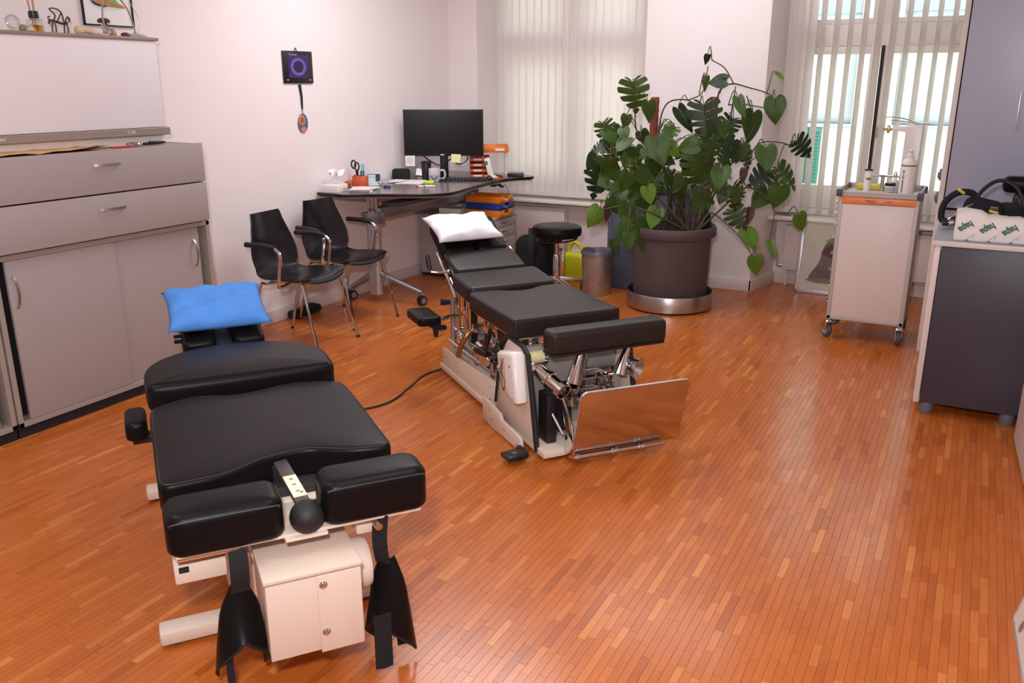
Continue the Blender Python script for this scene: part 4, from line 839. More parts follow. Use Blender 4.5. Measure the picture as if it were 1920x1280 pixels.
g = G(); g.tube([(0, 0, 0.03), (0.03, -0.015, 0.015), (0.055, -0.03, 0.006)], 0.004, 6); o = g.build('marker', 'black_plastic'); at(o, -4.09, 5.43); tag(o, 'black slanted marker leaning between papers and purple block', 'pen')
t = thing('leaflets', 'loose leaflets by the wall left of the black pouch', 'papers', (-4.19, 5.74, DZ), -15)
for k in range(4): g = G(); g.box((0.01 * k, 0.012 * k, 0.002 + 0.0035 * k), (0.12, 0.16, 0.0025), 0, (0, 0, R(12 * k - 16))); g.build('sheet', ('paper', 'pink_paper', 'print_sky', 'paper')[k], t, 0)
g = G(); g.box((0, 0, 0.048), (0.15, 0.065, 0.095), 0.024, None, 4); o = g.build('pouch', 'black_fabric'); at(o, -4.205, 5.90, DZ, 28); tag(o, 'black soft pouch standing left of the monitor', 'pouch')
t = thing('paper_sheet', 'white sheets lying in front of the black pouch', 'papers', (-4.05, 5.82, DZ), 22)
for k in range(2): g = G(); g.box((0, 0, 0.001 + 0.0022 * k), (0.21, 0.29, 0.0015), 0, (0, 0, R(7 * k))); g.build('sheet', 'paper', t, 0)
t = thing('plastic_bag', 'clear plastic bag with a small white label below the monitor', 'bag', (-4.10, 6.02, DZ), 30)
g = G(); rows = [[(-0.075 + 0.15 * i / 7, 0.02 * math.sin(i * 2.3 + j * 1.3) * (1 - j / 12), 0.002 + 0.165 * j / 6) for j in range(7)] for i in range(8)]; g.sheet(rows, 0.001); g.build('film', 'thin_clear', t)
g = G(); g.box((0.0, -0.035, 0.065), (0.055, 0.003, 0.055), 0, (R(-15), R(10), 0)); g.build('label_card', 'paper', t, 0)
g = G(); g.box((0.03, -0.01, 0.012), (0.11, 0.06, 0.022), 0.009); g.build('contents', M('bag_brown', '#9a7d70', 0.7), t)
t = thing('mug', 'white mug with a black lotus leaf drawing on the desk', 'mug', (-3.92, 5.965, DZ + 0.0001), 32)
g = G(); g.lathe([(0.042, 0), (0.046, 0.004), (0.047, 0.10), (0.0455, 0.104), (0.043, 0.10), (0.041, 0.008), (0.001, 0.007)], n=32); g.build('cup', M('mug_grey', '#c9c3cc', 0.3), t)
g = G(); g.tube([(0.044, 0, 0.085), (0.075, 0, 0.088), (0.088, 0, 0.055), (0.075, 0, 0.022), (0.044, 0, 0.02)], 0.0085, 8, 5); g.build('handle', 'mug_grey', t)
def onmug(pts, r=0.0012):
    g = G(); g.tube([(0.0474 * math.sin(u / 0.047), -0.0474 * math.cos(u / 0.047), z) for u, z in pts], r, 5, 3); return g.build('drawing', 'ink', t)
for s in (-1, 1):
    onmug([(0, 0.012), (s * 0.02, 0.035), (s * 0.035, 0.05), (s * 0.03, 0.028), (0, 0.012)], 0.0016); onmug([(0, 0.012), (s * 0.01, 0.03), (s * 0.022, 0.05), (s * 0.018, 0.03), (0, 0.012)], 0.0016); onmug([(0, 0.03), (s * 0.008, 0.045), (0, 0.06)], 0.0014)
for u, z in ((0, 0.066), (-0.006, 0.074), (0.006, 0.074), (0, 0.082)): g = G(); g.ball((0.0472 * math.sin(u / 0.047), -0.0472 * math.cos(u / 0.047), z), 0.002, 8); g.build('drawing', 'ink', t)
t = thing('thermos', 'black thermos cup standing right behind the mug', 'cup', (-4.035, 6.02, DZ))
g = G(); g.lathe([(0.036, 0), (0.038, 0.004), (0.040, 0.13), (0.038, 0.135), (0.03, 0.136)], n=28); g.build('body', 'black_plastic', t)
g = G(); g.lathe([(0.041, 0.128), (0.043, 0.13), (0.043, 0.148), (0.036, 0.153), (0.001, 0.154)], n=28, cap=False); g.build('lid', 'black_rubber', t)
t = thing('keyboard', 'black computer keyboard below the monitor', 'keyboard', (-3.715, 6.085, DZ + 0.001), 33)
g = G(); g.box((0, 0, 0.008), (0.40, 0.135, 0.014), 0.004, (R(4), 0, 0)); g.build('base', 'black_plastic', t)
kg = None
for i in range(14):
    for j in range(4):
        if kg is None: g = G(); g.box((0, 0, 0), (0.022, 0.022, 0.006), 0.002, None, 1); k_ = g.build('key', 'black_rubber', t); kg = k_.data
        else: k_ = link('key', kg, t)
        k_.location = (-0.18 + 0.0275 * i, -0.042 + 0.028 * j, 0.0165 + 0.0019 * j); k_.rotation_euler = (R(4), 0, 0)
t = thing('computer_mouse', 'black computer mouse on a dark pad right of the keyboard', 'mouse', (-3.565, 6.25, DZ + 0.003), 30)
g = G(); g.ball((0, 0, 0.011), 0.038, 20, (0.85, 1.35, 0.6)); g.build('body', 'black_plastic', t)
g = G(); g.tube([(0, 0.035, 0.034), (0, 0.045, 0.030)], 0.006, 8); g.build('wheel', 'black_rubber', t)
g = G(); g.box((0, 0, 0.0015), (0.12, 0.17, 0.003), 0.001); o = g.build('mouse_pad', M('pad_dark', '#3a3034', 0.6)); at(o, -3.56, 6.25, DZ, 32); tag(o, 'dark mouse pad under the black mouse', 'pad')
def tray_stack(label, x, y, z, rz, cols, group=None, w=0.25, d=0.33, h=0.06, offs=None):
    for k, c in enumerate(cols):
        ox = (offs[k] if offs else 0)
        t = thing('letter_tray', label[k], 'letter tray', (x, y, z + k * h), rz, group); t.location.x += ox * math.cos(R(rz)); t.location.y += ox * math.sin(R(rz))
        g = G(); g.span((-w / 2, -d / 2, 0), (w / 2, d / 2, 0.003), 0)
        g.span((-w / 2, -d / 2, 0), (w / 2, -d / 2 + 0.004, h - 0.003), 0.001); g.span((-w / 2, d / 2 - 0.004, 0), (w / 2, d / 2, h - 0.003), 0.001); g.span((-w / 2, -d / 2, 0), (-w / 2 + 0.004, d / 2, h - 0.003), 0.001)
        g.span((w / 2 - 0.004, -d / 2, 0), (w / 2, -d / 2 + 0.09, h - 0.003), 0.001); g.span((w / 2 - 0.004, d / 2 - 0.09, 0), (w / 2, d / 2, h - 0.003), 0.001); g.span((w / 2 - 0.004, -d / 2, 0), (w / 2, d / 2, 0.02), 0.001)
        g.build('tray', c, t)
        for q in range(3): g = G(); g.box((0.008, 0, 0.005 + 0.006 * q), (w - 0.03, d - 0.03, 0.003), 0, (0, 0, R(rng.uniform(-2, 2)))); g.build('sheet', 'paper', t, 0)
    return t
# pedestal and trays under the desk
pd = thing('drawer_pedestal', 'grey four drawer pedestal under the desk beside the stool', 'pedestal', (-3.52, 6.24, 0), 2)
g = G(); g.span((-0.73, 0, 0.03), (-0.02, 0.42, 0.53), 0.002); g.build('carcass', 'grey_laminate', pd)
g = G(); g.span((-0.74, -0.006, 0.53), (0.004, 0.425, 0.552), 0.003); g.build('top', 'grey_edge', pd)
g = G(); g.span((-0.72, 0.01, 0.0), (-0.03, 0.41, 0.03), 0); g.build('plinth', 'dark_gap', pd, 0)
for k, (a, b) in enumerate(((0.455, 0.525), (0.365, 0.45), (0.205, 0.36), (0.035, 0.20))):
    g = G(); g.span((-0.02, 0.006, a), (0.0, 0.416, b), 0.002); d = g.build('drawer', 'grey_laminate', pd)
    bow_handle(0.12, 'brushed', d, frame4((0.0, 0.21, b - 0.03), (0, 1, 0), (0, 0, 1)), d=0.024)
    if k == 0: g = G(); g.cyl((0, 0.36, 0.497), (0.004, 0.36, 0.497), 0.009); g.build('lock', 'steel', d)
tray_stack(['lowest orange letter tray of the stack on the pedestal', 'blue letter tray in the middle of the stack on the pedestal', 'topmost orange letter tray of the stack on the pedestal'], -3.665, 6.43, 0.5525, 2, ['orange_plastic', 'blue_plastic', 'orange_plastic'], 'letter trays on the pedestal', w=0.33, d=0.25, h=0.058)
g = G(); g.box((0, 0, 0.026), (0.21, 0.15, 0.05), 0.004); o = g.build('carton', 'white_plastic'); at(o, -3.98, 6.345, 0.5525, 3); tag(o, 'flat white carton on the pedestal left of the letter trays', 'carton')
# organiser behind the monitor
t = thing('paper_sorter', 'orange red paper sorter with three shelves at the right monitor edge', 'sorter', (-3.775, 6.455, DZ), 32)
for k in range(4):
    g = G(); g.span((-0.085, -0.10, 0.045 * k), (0.085, 0.12, 0.045 * k + 0.004), 0.001); g.span((-0.085, -0.10, 0.045 * k), (-0.08, 0.12, 0.045 * k + 0.04), 0.001); g.span((0.08, -0.10, 0.045 * k), (0.085, 0.12, 0.045 * k + 0.04), 0.001); g.span((-0.085, 0.115, 0.045 * k), (0.085, 0.12, 0.045 * k + 0.04), 0.001); g.span((-0.085, -0.102, 0.045 * k), (0.085, -0.098, 0.045 * k + 0.028), 0.001)
    s_ = g.build('shelf', 'red_orange', t)
    g = G(); g.box((-0.02, -0.1025, 0.045 * k + 0.017), (0.07, 0.002, 0.012), 0); g.build('label_strip', 'paper', s_, 0)
t = thing('letter_tray', 'single bright orange letter tray standing high behind the monitor', 'letter tray', (-3.745, 6.655, DZ), 32)
for sx in (-0.10, 0.10):
    for sy in (-0.10, 0.12): g = G(); g.cyl((sx, sy, 0), (sx, sy, 0.20), 0.004, n=8); g.build('post', 'white_plastic', t)
g = G(); g.span((-0.12, -0.13, 0.20), (0.12, 0.15, 0.204), 0.001); g.span((-0.12, -0.13, 0.20), (0.12, -0.126, 0.255), 0.001); g.span((-0.12, 0.146, 0.20), (0.12, 0.15, 0.255), 0.001); g.span((-0.12, -0.13, 0.2), (-0.116, 0.15, 0.255), 0.001); g.span((0.116, -0.13, 0.2), (0.12, 0.15, 0.255), 0.001); g.build('tray', 'orange_plastic', t)
g = G(); g.box((0.045, -0.131, 0.225), (0.08, 0.002, 0.02), 0); g.build('label_strip', 'paper', t, 0)
t = thing('phone', 'white cordless phone leaning upright right of the sorter', 'phone', (-3.645, 6.39, DZ), 32)
g = G(); g.box((0, 0.0, 0.085), (0.05, 0.022, 0.17), 0.008, (R(0), R(-14), 0)); g.build('body', 'white_plastic', t)
g = G(); g.box((-0.026, -0.0125, 0.125), (0.028, 0.002, 0.032), 0, (0, R(-14), 0)); g.build('display', M('lcd', '#5d675f', 0.3), t)
g = G(); g.span((-0.03, -0.025, 0), (0.06, 0.03, 0.02), 0.006); g.build('cradle', 'white_plastic', t)
t = thing('small_device', 'flat black device with grey lid near the right end of the desk', 'device', (-3.50, 6.60, DZ), 20)
g = G(); g.box((0, 0, 0.016), (0.135, 0.10, 0.028), 0.006); g.build('body', 'black_plastic', t)
g = G(); g.box((-0.005, 0, 0.034), (0.12, 0.09, 0.008), 0.003); g.build('lid', M('olive_grey', '#8f9184', 0.5), t)
g = G(); g.tube([(0, 0, 0.006), (0.02, 0.015, 0.012), (0.05, 0.0, 0.006), (0.03, -0.02, 0.012), (0.0, -0.012, 0.018)], 0.005, 6, 4, True); o = g.build('cable_coil', 'black_plastic'); at(o, -3.615, 6.485); tag(o, 'short black coiled cable left of the flat device', 'cable')
g = G(); g.box((0, 0, 0.004), (0.05, 0.045, 0.008), 0.001); o = g.build('note_block', 'lime'); at(o, -3.60, 6.42, DZ + 0.0025, 30); tag(o, 'small yellow note block beside the black coiled cable', 'note')
g = G(); g.box((0, 0, 0.001), (0.10, 0.16, 0.002), 0); o = g.build('folder', M('red_folder', '#a8322c', 0.5)); at(o, -3.56, 6.40, DZ, -5); tag(o, 'thin red folder at the right desk edge', 'folder')
g = G(); g.box((0, 0, 0.011), (0.075, 0.035, 0.022), 0.005); o = g.build('highlighter', 'lime'); at(o, -3.865, 5.80, DZ, 28); tag(o, 'lime yellow highlighter block in front of the mug', 'highlighter')
t = thing('marker', 'white marker with red and blue ends lying near the front desk edge', 'marker', (-3.75, 5.585, DZ + 0.0065), 38)
g = G(); g.cyl((-0.06, 0, 0), (0.07, 0, 0), 0.0062, n=12); g.build('barrel', 'white_plastic', t)
g = G(); g.cyl((-0.08, 0, 0), (-0.06, 0, 0), 0.0065, n=12); g.build('cap', 'red_plastic', t)
g = G(); g.cyl((-0.015, 0, 0), (-0.008, 0, 0), 0.0066, n=12); g.build('band', 'blue_plastic', t)

# ------------------------------------------------------------------ two chairs
def chair(label, loc, rz):
    c = thing('armchair', label, 'chair', loc, rz, 'black shell chairs along the left wall')
    prof = [(-0.235, 0.425, 0.17), (-0.225, 0.445, 0.20), (-0.19, 0.458, 0.225), (-0.10, 0.458, 0.238), (0.0, 0.448, 0.238), (0.10, 0.440, 0.222), (0.165, 0.452, 0.205), (0.205, 0.485, 0.205), (0.228, 0.535, 0.218), (0.242, 0.60, 0.222), (0.258, 0.68, 0.198), (0.276, 0.76, 0.168), (0.296, 0.838, 0.140)]
    rows = []
    P = crom([V(p) for p in prof], 3)
    for i, p in enumerate(P):
        s = i / (len(P) - 1); r = []
        for j in range(15):
            u = -1 + 2 * j / 14; back = max(0, min(1, (s - 0.5) / 0.15))
            zz = p.y + (1 - back) * 0.018 * u * u + (0.012 * abs(u) ** 2 if s > 0.96 else 0); yy = p.x - back * 0.055 * u * u
            if s < 0.12: yy += 0.02 * u * u
            r.append((u * p.z, yy, zz))
        rows.append(r)
    g = G(); g.sheet(rows, 0.007); g.build('shell', 'chair_shell', c, 50)
    for sx in (-1, 1):
        g = G(); g.tube([(sx * 0.10, -0.10, 0.428), (sx * 0.18, -0.15, 0.42), (sx * 0.195, -0.17, 0.40), (sx * 0.225, -0.275, 0.006)], 0.0095, 10, 3); l = g.build('leg', 'chrome', c)
        g = G(); g.cyl((sx * 0.2255, -0.277, 0), (sx * 0.2245, -0.273, 0.016), 0.0115, n=10); g.build('foot_cap', 'black_rubber', l)
        g = G(); g.tube([(sx * 0.10, 0.06, 0.422), (sx * 0.185, 0.13, 0.415), (sx * 0.205, 0.16, 0.39), (sx * 0.225, 0.265, 0.006)], 0.0095, 10, 3); l = g.build('leg', 'chrome', c)
        g = G(); g.cyl((sx * 0.2255, 0.267, 0), (sx * 0.2245, 0.263, 0.016), 0.0115, n=10); g.build('foot_cap', 'black_rubber', l)
        g = G(); g.tube([(sx * 0.15, -0.03, 0.425), (sx * 0.235, -0.03, 0.42), (sx * 0.258, -0.035, 0.445), (sx * 0.262, -0.065, 0.60), (sx * 0.262, -0.055, 0.645), (sx * 0.262, -0.01, 0.672), (sx * 0.258, 0.05, 0.676)], 0.0105, 10, 4); a = g.build('armrest', 'chrome', c)
        g = G(); g.tube([(sx * 0.262, -0.025, 0.668), (sx * 0.260, 0.03, 0.677), (sx * 0.256, 0.12, 0.678), (sx * 0.250, 0.205, 0.676)], 0.0165, 10, 3); g.build('arm_pad', 'black_rubber', a)
    g = G(); g.tube([(-0.18, 0.13, 0.415), (0.18, 0.13, 0.415)], 0.008, 8); g.tube([(-0.16, -0.13, 0.42), (0.16, -0.13, 0.42)], 0.008, 8); g.span((-0.14, -0.14, 0.424), (-0.10, 0.13, 0.436), 0.002); g.span((0.10, -0.14, 0.424), (0.14, 0.13, 0.436), 0.002); g.build('under_frame', 'chrome', c)
    return c
chair('black shell armchair with chrome legs nearest the grey cabinets', (-3.79, 4.145, 0), 95)
chair('black shell armchair with chrome legs nearest the desk', (-3.905, 4.755, 0), 85)
g = G(); g.box((0, 0, 0.03), (0.085, 0.30, 0.058), 0.022, (0, 0, 0), 3); g.box((0.0, 0.05, 0.05), (0.07, 0.14, 0.04), 0.018, None, 3); o = g.build('shoe_bag', 'black_fabric'); at(o, -4.237, 4.66, 0.001, 0); tag(o, 'flat black bag on the floor against the skirting behind the chairs', 'bag')

# ------------------------------------------------------------------ stool, backpack, bin, watering can, chest
t = thing('swivel_stool', 'round black padded stool with chrome column next to the pedestal', 'stool', (-2.935, 6.25, 0), 20)
g = G(); g.lathe([(0.10, 0.455), (0.185, 0.457), (0.198, 0.468), (0.203, 0.49), (0.201, 0.515), (0.192, 0.532), (0.17, 0.541), (0.10, 0.545), (0.001, 0.546)], n=48); g.build('seat', 'leather', t)
g = G(); g.lathe([(0.03, 0.40), (0.06, 0.43), (0.085, 0.455)], n=24); g.build('seat_mount', 'black_plastic', t)
g = G(); g.tube([(0.165 * math.cos(a), 0.165 * math.sin(a), 0.425 + 0.012 * math.cos(a)) for a in [2 * math.pi * i / 24 for i in range(24)]], 0.006, 8, 0, True)
for k in range(3): a = 2 * math.pi * k / 3; g.tube([(0.04 * math.cos(a), 0.04 * math.sin(a), 0.425), (0.165 * math.cos(a), 0.165 * math.sin(a), 0.425 + 0.012 * math.cos(a))], 0.005, 8)
g.build('release_ring', 'black_plastic', t)
g = G(); g.cyl((0, 0, 0.26), (0, 0, 0.41), 0.018, n=20); g.build('piston', 'chrome', t)
g = G(); g.lathe([(0.031, 0.06), (0.031, 0.29), (0.027, 0.30), (0.02, 0.302)], n=24); g.build('column', 'chrome', t)
for k in range(5):
    a = 2 * math.pi * k / 5 + 0.3; g = G(); g.tube([(0.02 * math.cos(a), 0.02 * math.sin(a), 0.10), (0.22 * math.cos(a), 0.22 * math.sin(a), 0.075)], [0.022, 0.014], 10); l = g.build('leg', 'steel', t)
    g = G(); c_, s_ = math.cos(a) * 0.22, math.sin(a) * 0.22; g.cyl((c_ - 0.014, s_, 0.028), (c_ + 0.014, s_, 0.028), 0.028, n=16); g.cyl((c_, s_, 0.03), (c_, s_, 0.075), 0.007, n=8); g.build('caster', 'black_rubber', l)
t = thing('backpack', 'black backpack with loose straps leaning between pedestal and stool', 'backpack', (-3.235, 6.50, 0), 25)
g = G(); rows = []
g.prism(smoothpoly([(-0.16, -0.08), (0.0, -0.115), (0.16, -0.08), (0.17, 0.06), (0.0, 0.10), (-0.17, 0.06)], 5), 0.0, 0.40, 0.09, 6, rb=0.04); g.build('body', 'black_fabric', t, 60)
g = G(); g.prism(smoothpoly([(-0.12, -0.06), (0.0, -0.10), (0.12, -0.06), (0.12, 0.02), (-0.12, 0.02)], 5), 0.04, 0.24, 0.04, 4, m=Matrix.Translation((0, -0.06, 0))); g.build('front_pocket', 'black_fabric', t, 60)
for sx in (-1, 1):
    g = G(); g.sheet([[(sx * 0.05 + q, y, z) for q in (-0.025, 0.0, 0.025)] for y, z in ((0.05, 0.40), (-0.05, 0.46), (-0.16, 0.40), (-0.20, 0.28), (-0.17, 0.15), (-0.12, 0.07))], 0.012); g.build('strap', 'webbing', t, 60)
g = G(); g.tube([(-0.05, 0.02, 0.39), (-0.03, 0.02, 0.44), (0.03, 0.02, 0.44), (0.05, 0.02, 0.39)], 0.008, 8, 5); g.build('grab_loop', 'webbing', t)
t = thing('waste_bin', 'round brushed metal waste bin with liner beside the plant pot', 'bin', (-2.60, 6.315, 0))
g = G(); g.lathe([(0.116, 0.0), (0.118, 0.004), (0.126, 0.33), (0.129, 0.332), (0.130, 0.345), (0.126, 0.35), (0.122, 0.345), (0.112, 0.008), (0.001, 0.007)], n=48); g.build('drum', 'galvanised', t)
g = G(); n = 40; rows = [[((r + 0.002 * math.sin(7 * a)) * math.cos(a), (r + 0.002 * math.sin(7 * a)) * math.sin(a), z + 0.004 * math.sin(5 * a)) for a in [2 * math.pi * i / n for i in range(n + 1)]] for r, z in ((0.112, 0.16), (0.118, 0.30), (0.121, 0.354), (0.127, 0.360), (0.132, 0.345), (0.1335, 0.325))]; g.sheet(rows, 0.001); g.build('liner', M('liner_grey', '#5f5c64', 0.35, var=0.1, nscale=60), t, 60)
t = thing('watering_can', 'yellow plastic watering can behind the waste bin', 'watering can', (-2.985, 6.74, 0))
g = G(); g.prism(rrect(-0.10, -0.055, 0.10, 0.055, 0.045, 8), 0, 0.235, 0.05, 6, rb=0.012); g.build('tank', 'yellow_plastic', t, 60)
g = G(); g.tube([(-0.06, 0, 0.215), (-0.055, 0, 0.27), (-0.02, 0, 0.315), (0.03, 0, 0.305), (0.06, 0, 0.265), (0.07, 0, 0.22)], 0.017, 12, 5); g.build('handle', 'yellow_plastic', t)
g = G(); g.tube([(0.08, 0, 0.10), (0.14, 0, 0.19), (0.19, 0, 0.27)], [0.022, 0.014, 0.010], 10, 4); g.build('spout', 'yellow_plastic', t)
t = thing('plastic_chest', 'tall blue grey plastic cupboard standing behind the plant pot', 'cupboard', (-2.30, 6.755, 0))
g = G(); g.span((-0.32, -0.2, 0.0), (0.33, 0.19, 0.80), 0.012); g.build('body', 'bluegrey', t)
g = G(); g.span((-0.34, -0.215, 0.80), (0.35, 0.195, 0.86), 0.014); g.build('lid', 'bluegrey', t)
for x0, x1 in ((-0.30, 0.0), (0.01, 0.31)): 
    g = G(); g.span((x0, -0.208, 0.03), (x1, -0.199, 0.77), 0.006); d = g.build('door', 'bluegrey', t)
    for k in range(6): g = G(); g.span((x0 + 0.03 + 0.042 * k, -0.212, 0.06), (x0 + 0.05 + 0.042 * k, -0.207, 0.74), 0.002); g.build('rib', 'bluegrey', d)
g = G(); g.lathe([(0.05, 0), (0.07, 0.01), (0.075, 0.035), (0.07, 0.035), (0.05, 0.012), (0.001, 0.01)], n=24, cap=False); o = g.build('red_dish', 'red_plastic'); at(o, -2.05, 6.62, 0.8605); tag(o, 'red dish on top of the blue grey cupboard behind the leaves', 'dish')
def rebase(o, base):
    """things modelled in room axes: put the Empty at their base"""
    base = V(base); o.location = base
    for ch in o.children: ch.location = ch.location - base
rebase(dk, (-4.0, 5.8, 0))

# ------------------------------------------------------------------ monstera in its pot
PC = V((-1.955, 6.215, 0))
t = thing('pot_saucer', 'wide brushed steel ring saucer under the big plant pot', 'saucer', PC)
g = G(); g.lathe([(0.30, 0.012), (0.322, 0.012), (0.325, 0.016), (0.325, 0.125), (0.322, 0.13), (0.317, 0.125), (0.317, 0.02), (0.001, 0.019)], n=64); g.build('ring', 'brushed', t)
g = G(); g.lathe([(0.31, 0.0), (0.312, 0.012), (0.001, 0.013)], n=48); g.build('base_plate', 'black_rubber', t)
t = thing('plant_pot', 'large dark brown terracotta pot holding the big leafy plant', 'pot', PC + V((0, 0, 0.02)))
g = G(); g.lathe([(0.268, 0), (0.274, 0.01), (0.287, 0.50), (0.289, 0.522), (0.312, 0.53), (0.322, 0.545), (0.322, 0.59), (0.314, 0.606), (0.298, 0.606), (0.288, 0.596), (0.286, 0.54), (0.001, 0.535)], n=64); g.build('vessel', 'terracotta', t)
g = G(); rows = []
for i in range(9): rows.append([(0.284 * i / 8 * math.cos(a), 0.284 * i / 8 * math.sin(a), 0.572 + rng.uniform(-0.006, 0.008)) for a in [2 * math.pi * k / 28 for k in range(29)]])
vsx = []; [vsx.extend(r) for r in rows]; g.add(vsx, [(i * 29 + k, (i + 1) * 29 + k, (i + 1) * 29 + k + 1, i * 29 + k + 1) for i in range(8) for k in range(28)]); g.build('soil', 'soil', t, 60)
pl = thing('monstera', 'large monstera plant with split leaves climbing out of the dark pot', 'plant', PC + V((0, 0, 0.59)))
O = V(pl.location)
MARG = crom([V(p) for p in ((0, 0.03, 0), (0.07, -0.10, 0), (0.20, -0.185, 0), (0.36, -0.13, 0), (0.455, 0.05, 0), (0.455, 0.27, 0), (0.37, 0.49, 0), (0.235, 0.70, 0), (0.09, 0.87, 0), (0, 0.98, 0))], 4)
def marg(a):
    x = a * (len(MARG) - 1); i = min(int(x), len(MARG) - 2); return MARG[i].lerp(MARG[i + 1], x - i)
def leaf_geo(L, kind, seed):
    r_ = random.Random(seed); g = G(); wsc = {'s': 1.05, 'p': 0.95, 'n': 0.55}[kind]
    curl = r_.uniform(0.12, 0.40); fold = r_.uniform(0.05, 0.28) * (2.2 if kind == 'n' else 1); wav = r_.uniform(0, 6); skew = r_.uniform(-0.10, 0.10)
    def P(a, s, sgn):              # a along the margin 0..1, s 0 at the midrib .. 1 at the margin
        m_ = marg(a); mid = V((0, max(0.0, (a - 0.30) / 0.70) * 0.98, 0)); p = mid.lerp(m_, s)
        x = sgn * p.x * wsc; y = p.y
        z = fold * abs(x) - curl * max(0, y) ** 2 * 0.6 - 0.35 * x * x + 0.025 * math.sin(11 * a + wav + sgn) * s * s
        return V(((x + skew * y * y) * L, y * L, z * L))
    SS = (0.0, 0.38, 0.62, 0.82, 1.0); k4 = len(SS)
    for sgn in (-1, 1):
        if kind != 's':
            vs = [P(i / 12, s, sgn) for i in range(13) for s in SS]
            g.add(vs, [(i * k4 + j, i * k4 + j + 1, (i + 1) * k4 + j + 1, (i + 1) * k4 + j) for i in range(12) for j in range(k4 - 1)])
        else:
            E_ = [0.0, 0.30, 0.44, 0.57, 0.70, 0.84, 1.0]; E_ = [e + (r_.uniform(-0.02, 0.02) if 0 < e < 1 else 0) for e in E_]
            for k in range(6):
                a, b = E_[k], E_[k + 1]; c0 = r_.uniform(0.012, 0.030) if k else 0; c1 = r_.uniform(0.012, 0.030) if k < 5 else 0
                s0 = r_.uniform(0.3, 0.5); vs = []; Q = 5
                for q in range(Q):
                    for s in SS:
                        sh = 0 if s < 0.36 else min(1, (s - 0.30) / 0.45)
                        if s == 1.0 : sh = 1.25
                        t = q / (Q - 1); aa = a + c0 * sh + (b - a - (c0 + c1) * sh) * t
                        vs.append(P(min(1, max(0, aa)), s * (1.0 if 0 < q < Q - 1 or s < 1 or k in (0, 5) else 0.965), sgn))
                g.add(vs, [(i * k4 + j, i * k4 + j + 1, (i + 1) * k4 + j + 1, (i + 1) * k4 + j) for i in range(Q - 1) for j in range(k4 - 1)])
    return g
TONES = ('leaf_dark', 'leaf_mid', 'leaf_light', 'leaf_brown')
def weld(o, d):
    bm = bmesh.new(); bm.from_mesh(o.data); bmesh.ops.remove_doubles(bm, verts=bm.verts, dist=d); bmesh.ops.recalc_face_normals(bm, faces=bm.faces); bm.to_mesh(o.data); bm.free()
for i, (b, L, td, nd, kind, tn, q) in enumerate(LEAVES):
    g = leaf_geo(L * 1.02, kind, i); m = frame4(V(b) - O, V(td).cross(V(nd)), V(td))
    g.v = [tuple(m @ V(p)) for p in g.v]
    o = g.build('leaf', TONES[tn], pl, 60); weld(o, 0.0004)
    if tn in (2, 3): o['label'] = 'light green leaf' if tn == 2 else 'withered brown leaf'
    g = G(); bb = V(b) - O; qq = V(q) - O; md = (bb + qq) / 2 + V((0, 0, 0.06 + 0.08 * (bb - qq).length)); tt = V(td)
    g.tube([qq, md, bb - tt * 0.01, bb + tt * L * 0.28], [0.0042, 0.0026], 6, 5); g.build('petiole', 'stem', o)
for i, v in enumerate(VINES):
    g = G(); g.tube([V(p) - O for p in v], [0.009 if i < 12 and i not in (3, 4, 5) else 0.005, 0.004], 8, 6); g.build('vine', 'root' if i in (0, 1, 2, 6, 9) else 'stem', pl)
for a, b_ in (((-2.15, 6.24, 0.56), (-2.152, 6.245, 1.545)), ((-1.79, 6.45, 0.56), (-1.785, 6.52, 1.545))):
    g = G(); g.cyl(V(a) - O, V(b_) - O, 0.030, n=18)
    for k in range(16):
        p = V(a).lerp(V(b_), (k + 0.5) / 16) - O; g.lathe([(0.030, -0.02), (0.0325, 0), (0.030, 0.02)], p, 14, cap=False)
    g.build('moss_pole', 'moss_pole', pl)
for k in range(10):
    a = rng.uniform(0, 6.28); g = G(); r0 = rng.uniform(0.05, 0.2); g.tube([(r0 * math.cos(a), r0 * math.sin(a), -0.02), (r0 * 0.8 * math.cos(a + 0.3), r0 * 0.8 * math.sin(a + 0.3), 0.12), (r0 * 1.2 * math.cos(a + 0.5), r0 * math.sin(a + 0.5), 0.30)], [0.008, 0.004], 6, 4); g.build('stem', 'root', pl)
g = G(); g.tube([(0.02, 0.0, -0.03), (0.03, 0.01, 0.10), (0.05, 0.02, 0.22)], [0.035, 0.022], 10, 4); g.build('trunk', 'root', pl)
# leaning print by the radiator
t = thing('leaning_picture', 'silver framed print leaning under the window behind the trolley', 'picture', (-1.19, 7.13, 0), -1)
tilt = Matrix.Rotation(R(-9), 4, 'X')
def tl(g): g.v = [tuple(tilt @ V(p)) for p in g.v]; return g
w_, h_ = 0.55, 0.60
g = G()
for a, b in (((0, -0.012, 0), (w_, 0.008, 0.03)), ((0, -0.012, h_ - 0.03), (w_, 0.008, h_)), ((0, -0.012, 0), (0.03, 0.008, h_)), ((w_ - 0.03, -0.012, 0), (w_, 0.008, h_))): g.span(a, b, 0.003)
tl(g).build('frame', 'silver_frame', t)
g = G(); g.span((0.02, -0.003, 0.02), (w_ - 0.02, 0.003, h_ - 0.02), 0); tl(g).build('mount', M('mount_cream', '#e9dfcf', 0.7), t, 0)
def pr(pts, mat, y): g = G(); g.prism(smoothpoly(pts, 4), y, y + 0.0008, 0, 1, m=Matrix(((1, 0, 0, 0), (0, 0, -1, 0), (0, 1, 0, 0), (0, 0, 0, 1)))); tl(g).build('print', mat, t)
pr([(0.10, 0.12), (0.22, 0.10), (0.44, 0.12), (0.45, 0.2), (0.40, 0.40), (0.28, 0.44), (0.20, 0.40), (0.17, 0.26)], M('print_mauve', '#8b7573', 0.7, var=0.45, nscale=30), 0.004)
